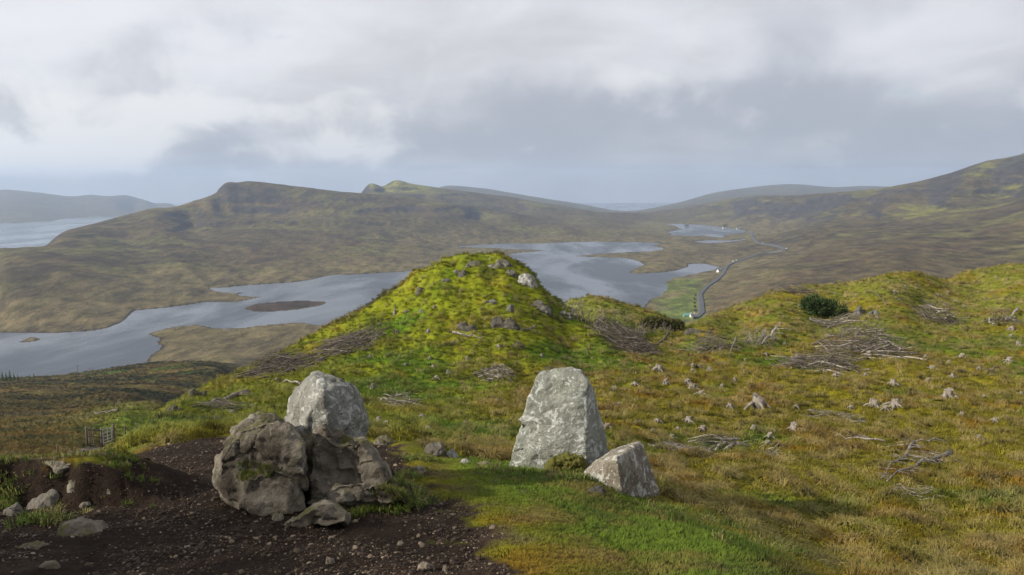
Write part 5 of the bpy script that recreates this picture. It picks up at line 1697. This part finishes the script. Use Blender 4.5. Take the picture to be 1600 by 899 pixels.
RK = [o for o in COL.objects if o.name.split('.')[0] == 'boulder']
on_rock(RK[0], 385, 735, 50, 16, .45); on_rock(RK[0], 412, 738, 30, 12, .4); on_rock(RK[0], 420, 655, 40, 16, .25)
on_rock(RK[1], 478, 690, 50, 14, .4); on_rock(RK[1], 478, 720, 40, 14, .4); on_rock(RK[2], 625, 765, 80, 20, .6); on_rock(RK[2], 600, 760, 40, 16, .5)
G = ground([c[0] for c in cl], [c[1] for c in cl])
for c_, g in zip(cl, G):
    q = rng.normal(0, 1, (c_[2], 2)) * c_[3]
    X = g[0] + q[:, 0]; Y = g[1] + q[:, 1]
    ex.append(np.stack([X, Y, height(X, Y)], 1)); es.append(rng.uniform(.7, 1.2, c_[2]) * c_[4])
    et.append(np.where(rng.random((c_[2], 1)) < 0.35, np.array([[0.24, 0.21, 0.07]]), np.array([[0.10, 0.15, 0.016]])) * rng.uniform(.7, 1.3, (c_[2], 1)))
ex = np.concatenate(ex); es = np.concatenate(es); et = np.concatenate(et); ne = len(ex)
NH = 26000
hx, hy, hh, hs, hd, hl = sample(NH, 85.0, 640.0, -0.76, -0.18)
hcov = cover(hx, hy, hh, hs, hd, hl, np.zeros(NH)) * rng.uniform(0.7, 1.35, (NH, 1))
hk = fbm(hx / 38, hy / 38, 4, 0.6) + rng.uniform(-.25, .25, NH) > -0.12
ex = np.concatenate([ex, np.stack([hx, hy, hh], 1)[hk]]); es = np.concatenate([es, (rng.uniform(.6, 1.3, NH) * (0.75 + hy / 420))[hk]]); et = np.concatenate([et, hcov[hk]])
nh = int(hk.sum()); eidx = np.concatenate([np.full(ne, 1), np.full(nh, 4)]); ne += nh
scatter('grass', np.concatenate([np.stack([x, y, h], 1)[ok], ex]), np.concatenate([rot[ok], np.stack([rng.normal(0, .15, ne), rng.normal(0, .15, ne), rng.uniform(-.9, .9, ne)], 1)]),
        np.concatenate([scl[ok], es]), np.concatenate([idx[ok], eidx]), np.concatenate([tint[ok], et]), tmpl, 'rough grass and moss covering the hillside', 'grass',
        gn=ground_normal(np.concatenate([x[ok], ex[:, 0]]), np.concatenate([y[ok], ex[:, 1]])))

# gravel and crumbs of soil on the bare path
peb = bpy.data.collections.new('pebbles')
M['pebble'] = mat_blades('pebble_stone', False)
for k in range(4):
    bm = bmesh.new(); bmesh.ops.create_icosphere(bm, subdivisions=2, radius=1.0)
    r = random.Random(k)
    o3 = [Vector((r.gauss(0, 1), r.gauss(0, 1), r.gauss(0, 1))).normalized() for _ in range(6)]
    for v in bm.verts:
        for d in o3:
            q = v.co.dot(d)
            if q > .72: v.co -= d * (q - .72)
        v.co.z *= .62; v.co.x *= 1.15
    me = bpy.data.meshes.new('pebble_' + 'abcd'[k]); bm.to_mesh(me); bm.free(); me.materials.append(M['pebble'])
    peb.objects.link(bpy.data.objects.new('pebble_' + 'abcd'[k], me))
NP = 52000
x, y, h, ds, de, ld = sample(NP, 4.0, 16.0, -0.8, 0.25)
k = (-ds + 0.5 * fbm(x / 0.6, y / 0.6 + 3, 2) > rng.uniform(-0.1, 0.15, NP)) & (de < 0.0)
cl = fbm(x / 0.8 + 2, y / 0.8, 3) + rng.uniform(-0.3, 0.3, NP)
k &= cl > -0.12
x, y, h = x[k], y[k], h[k]; n = len(x)
sz = 0.0045 + 0.007 * rng.random(n) ** 2 + 0.022 * (rng.random(n) ** 26)
sz *= 1 + 0.05 * (y - 5)
pale = rng.random((n, 1)) ** 7
tp = np.array([[0.028, 0.019, 0.013]]) * (1 - pale) + np.array([[0.17, 0.13, 0.09]]) * pale
scatter('gravel', np.stack([x, y, h + sz * .15], 1), rng.uniform(-.5, .5, (n, 3)) * np.array([[1, 1, 6.28]]), sz, rng.integers(0, 4, n), tp, peb, 'small gravel and soil crumbs on the bare path', 'gravel')

# ------------------------------------------------------------------ haze: the damp air over the whole valley
hb = MB().box((0, 5200, 130), (31000, 19000, 580)).mesh('haze', M['white'])
hb.materials.clear()
hm_ = bpy.data.materials.new('damp_air'); hm_.use_nodes = True
hm_.node_tree.nodes.clear()
ht = NT(hm_.node_tree)
pv = ht.n('ShaderNodeVolumePrincipled')
pv.inputs['Color'].default_value = (0.60, 0.75, 1.0, 1)
pv.inputs['Density'].default_value = 7.8e-5
pv.inputs['Anisotropy'].default_value = 0.2
ho = ht.n('ShaderNodeOutputMaterial')
hm_.node_tree.links.new(pv.outputs[0], ho.inputs['Volume'])
hb.materials.append(hm_)
tag(link('haze', hb), 'pale damp haze filling the valley air', 'haze', kind='stuff')
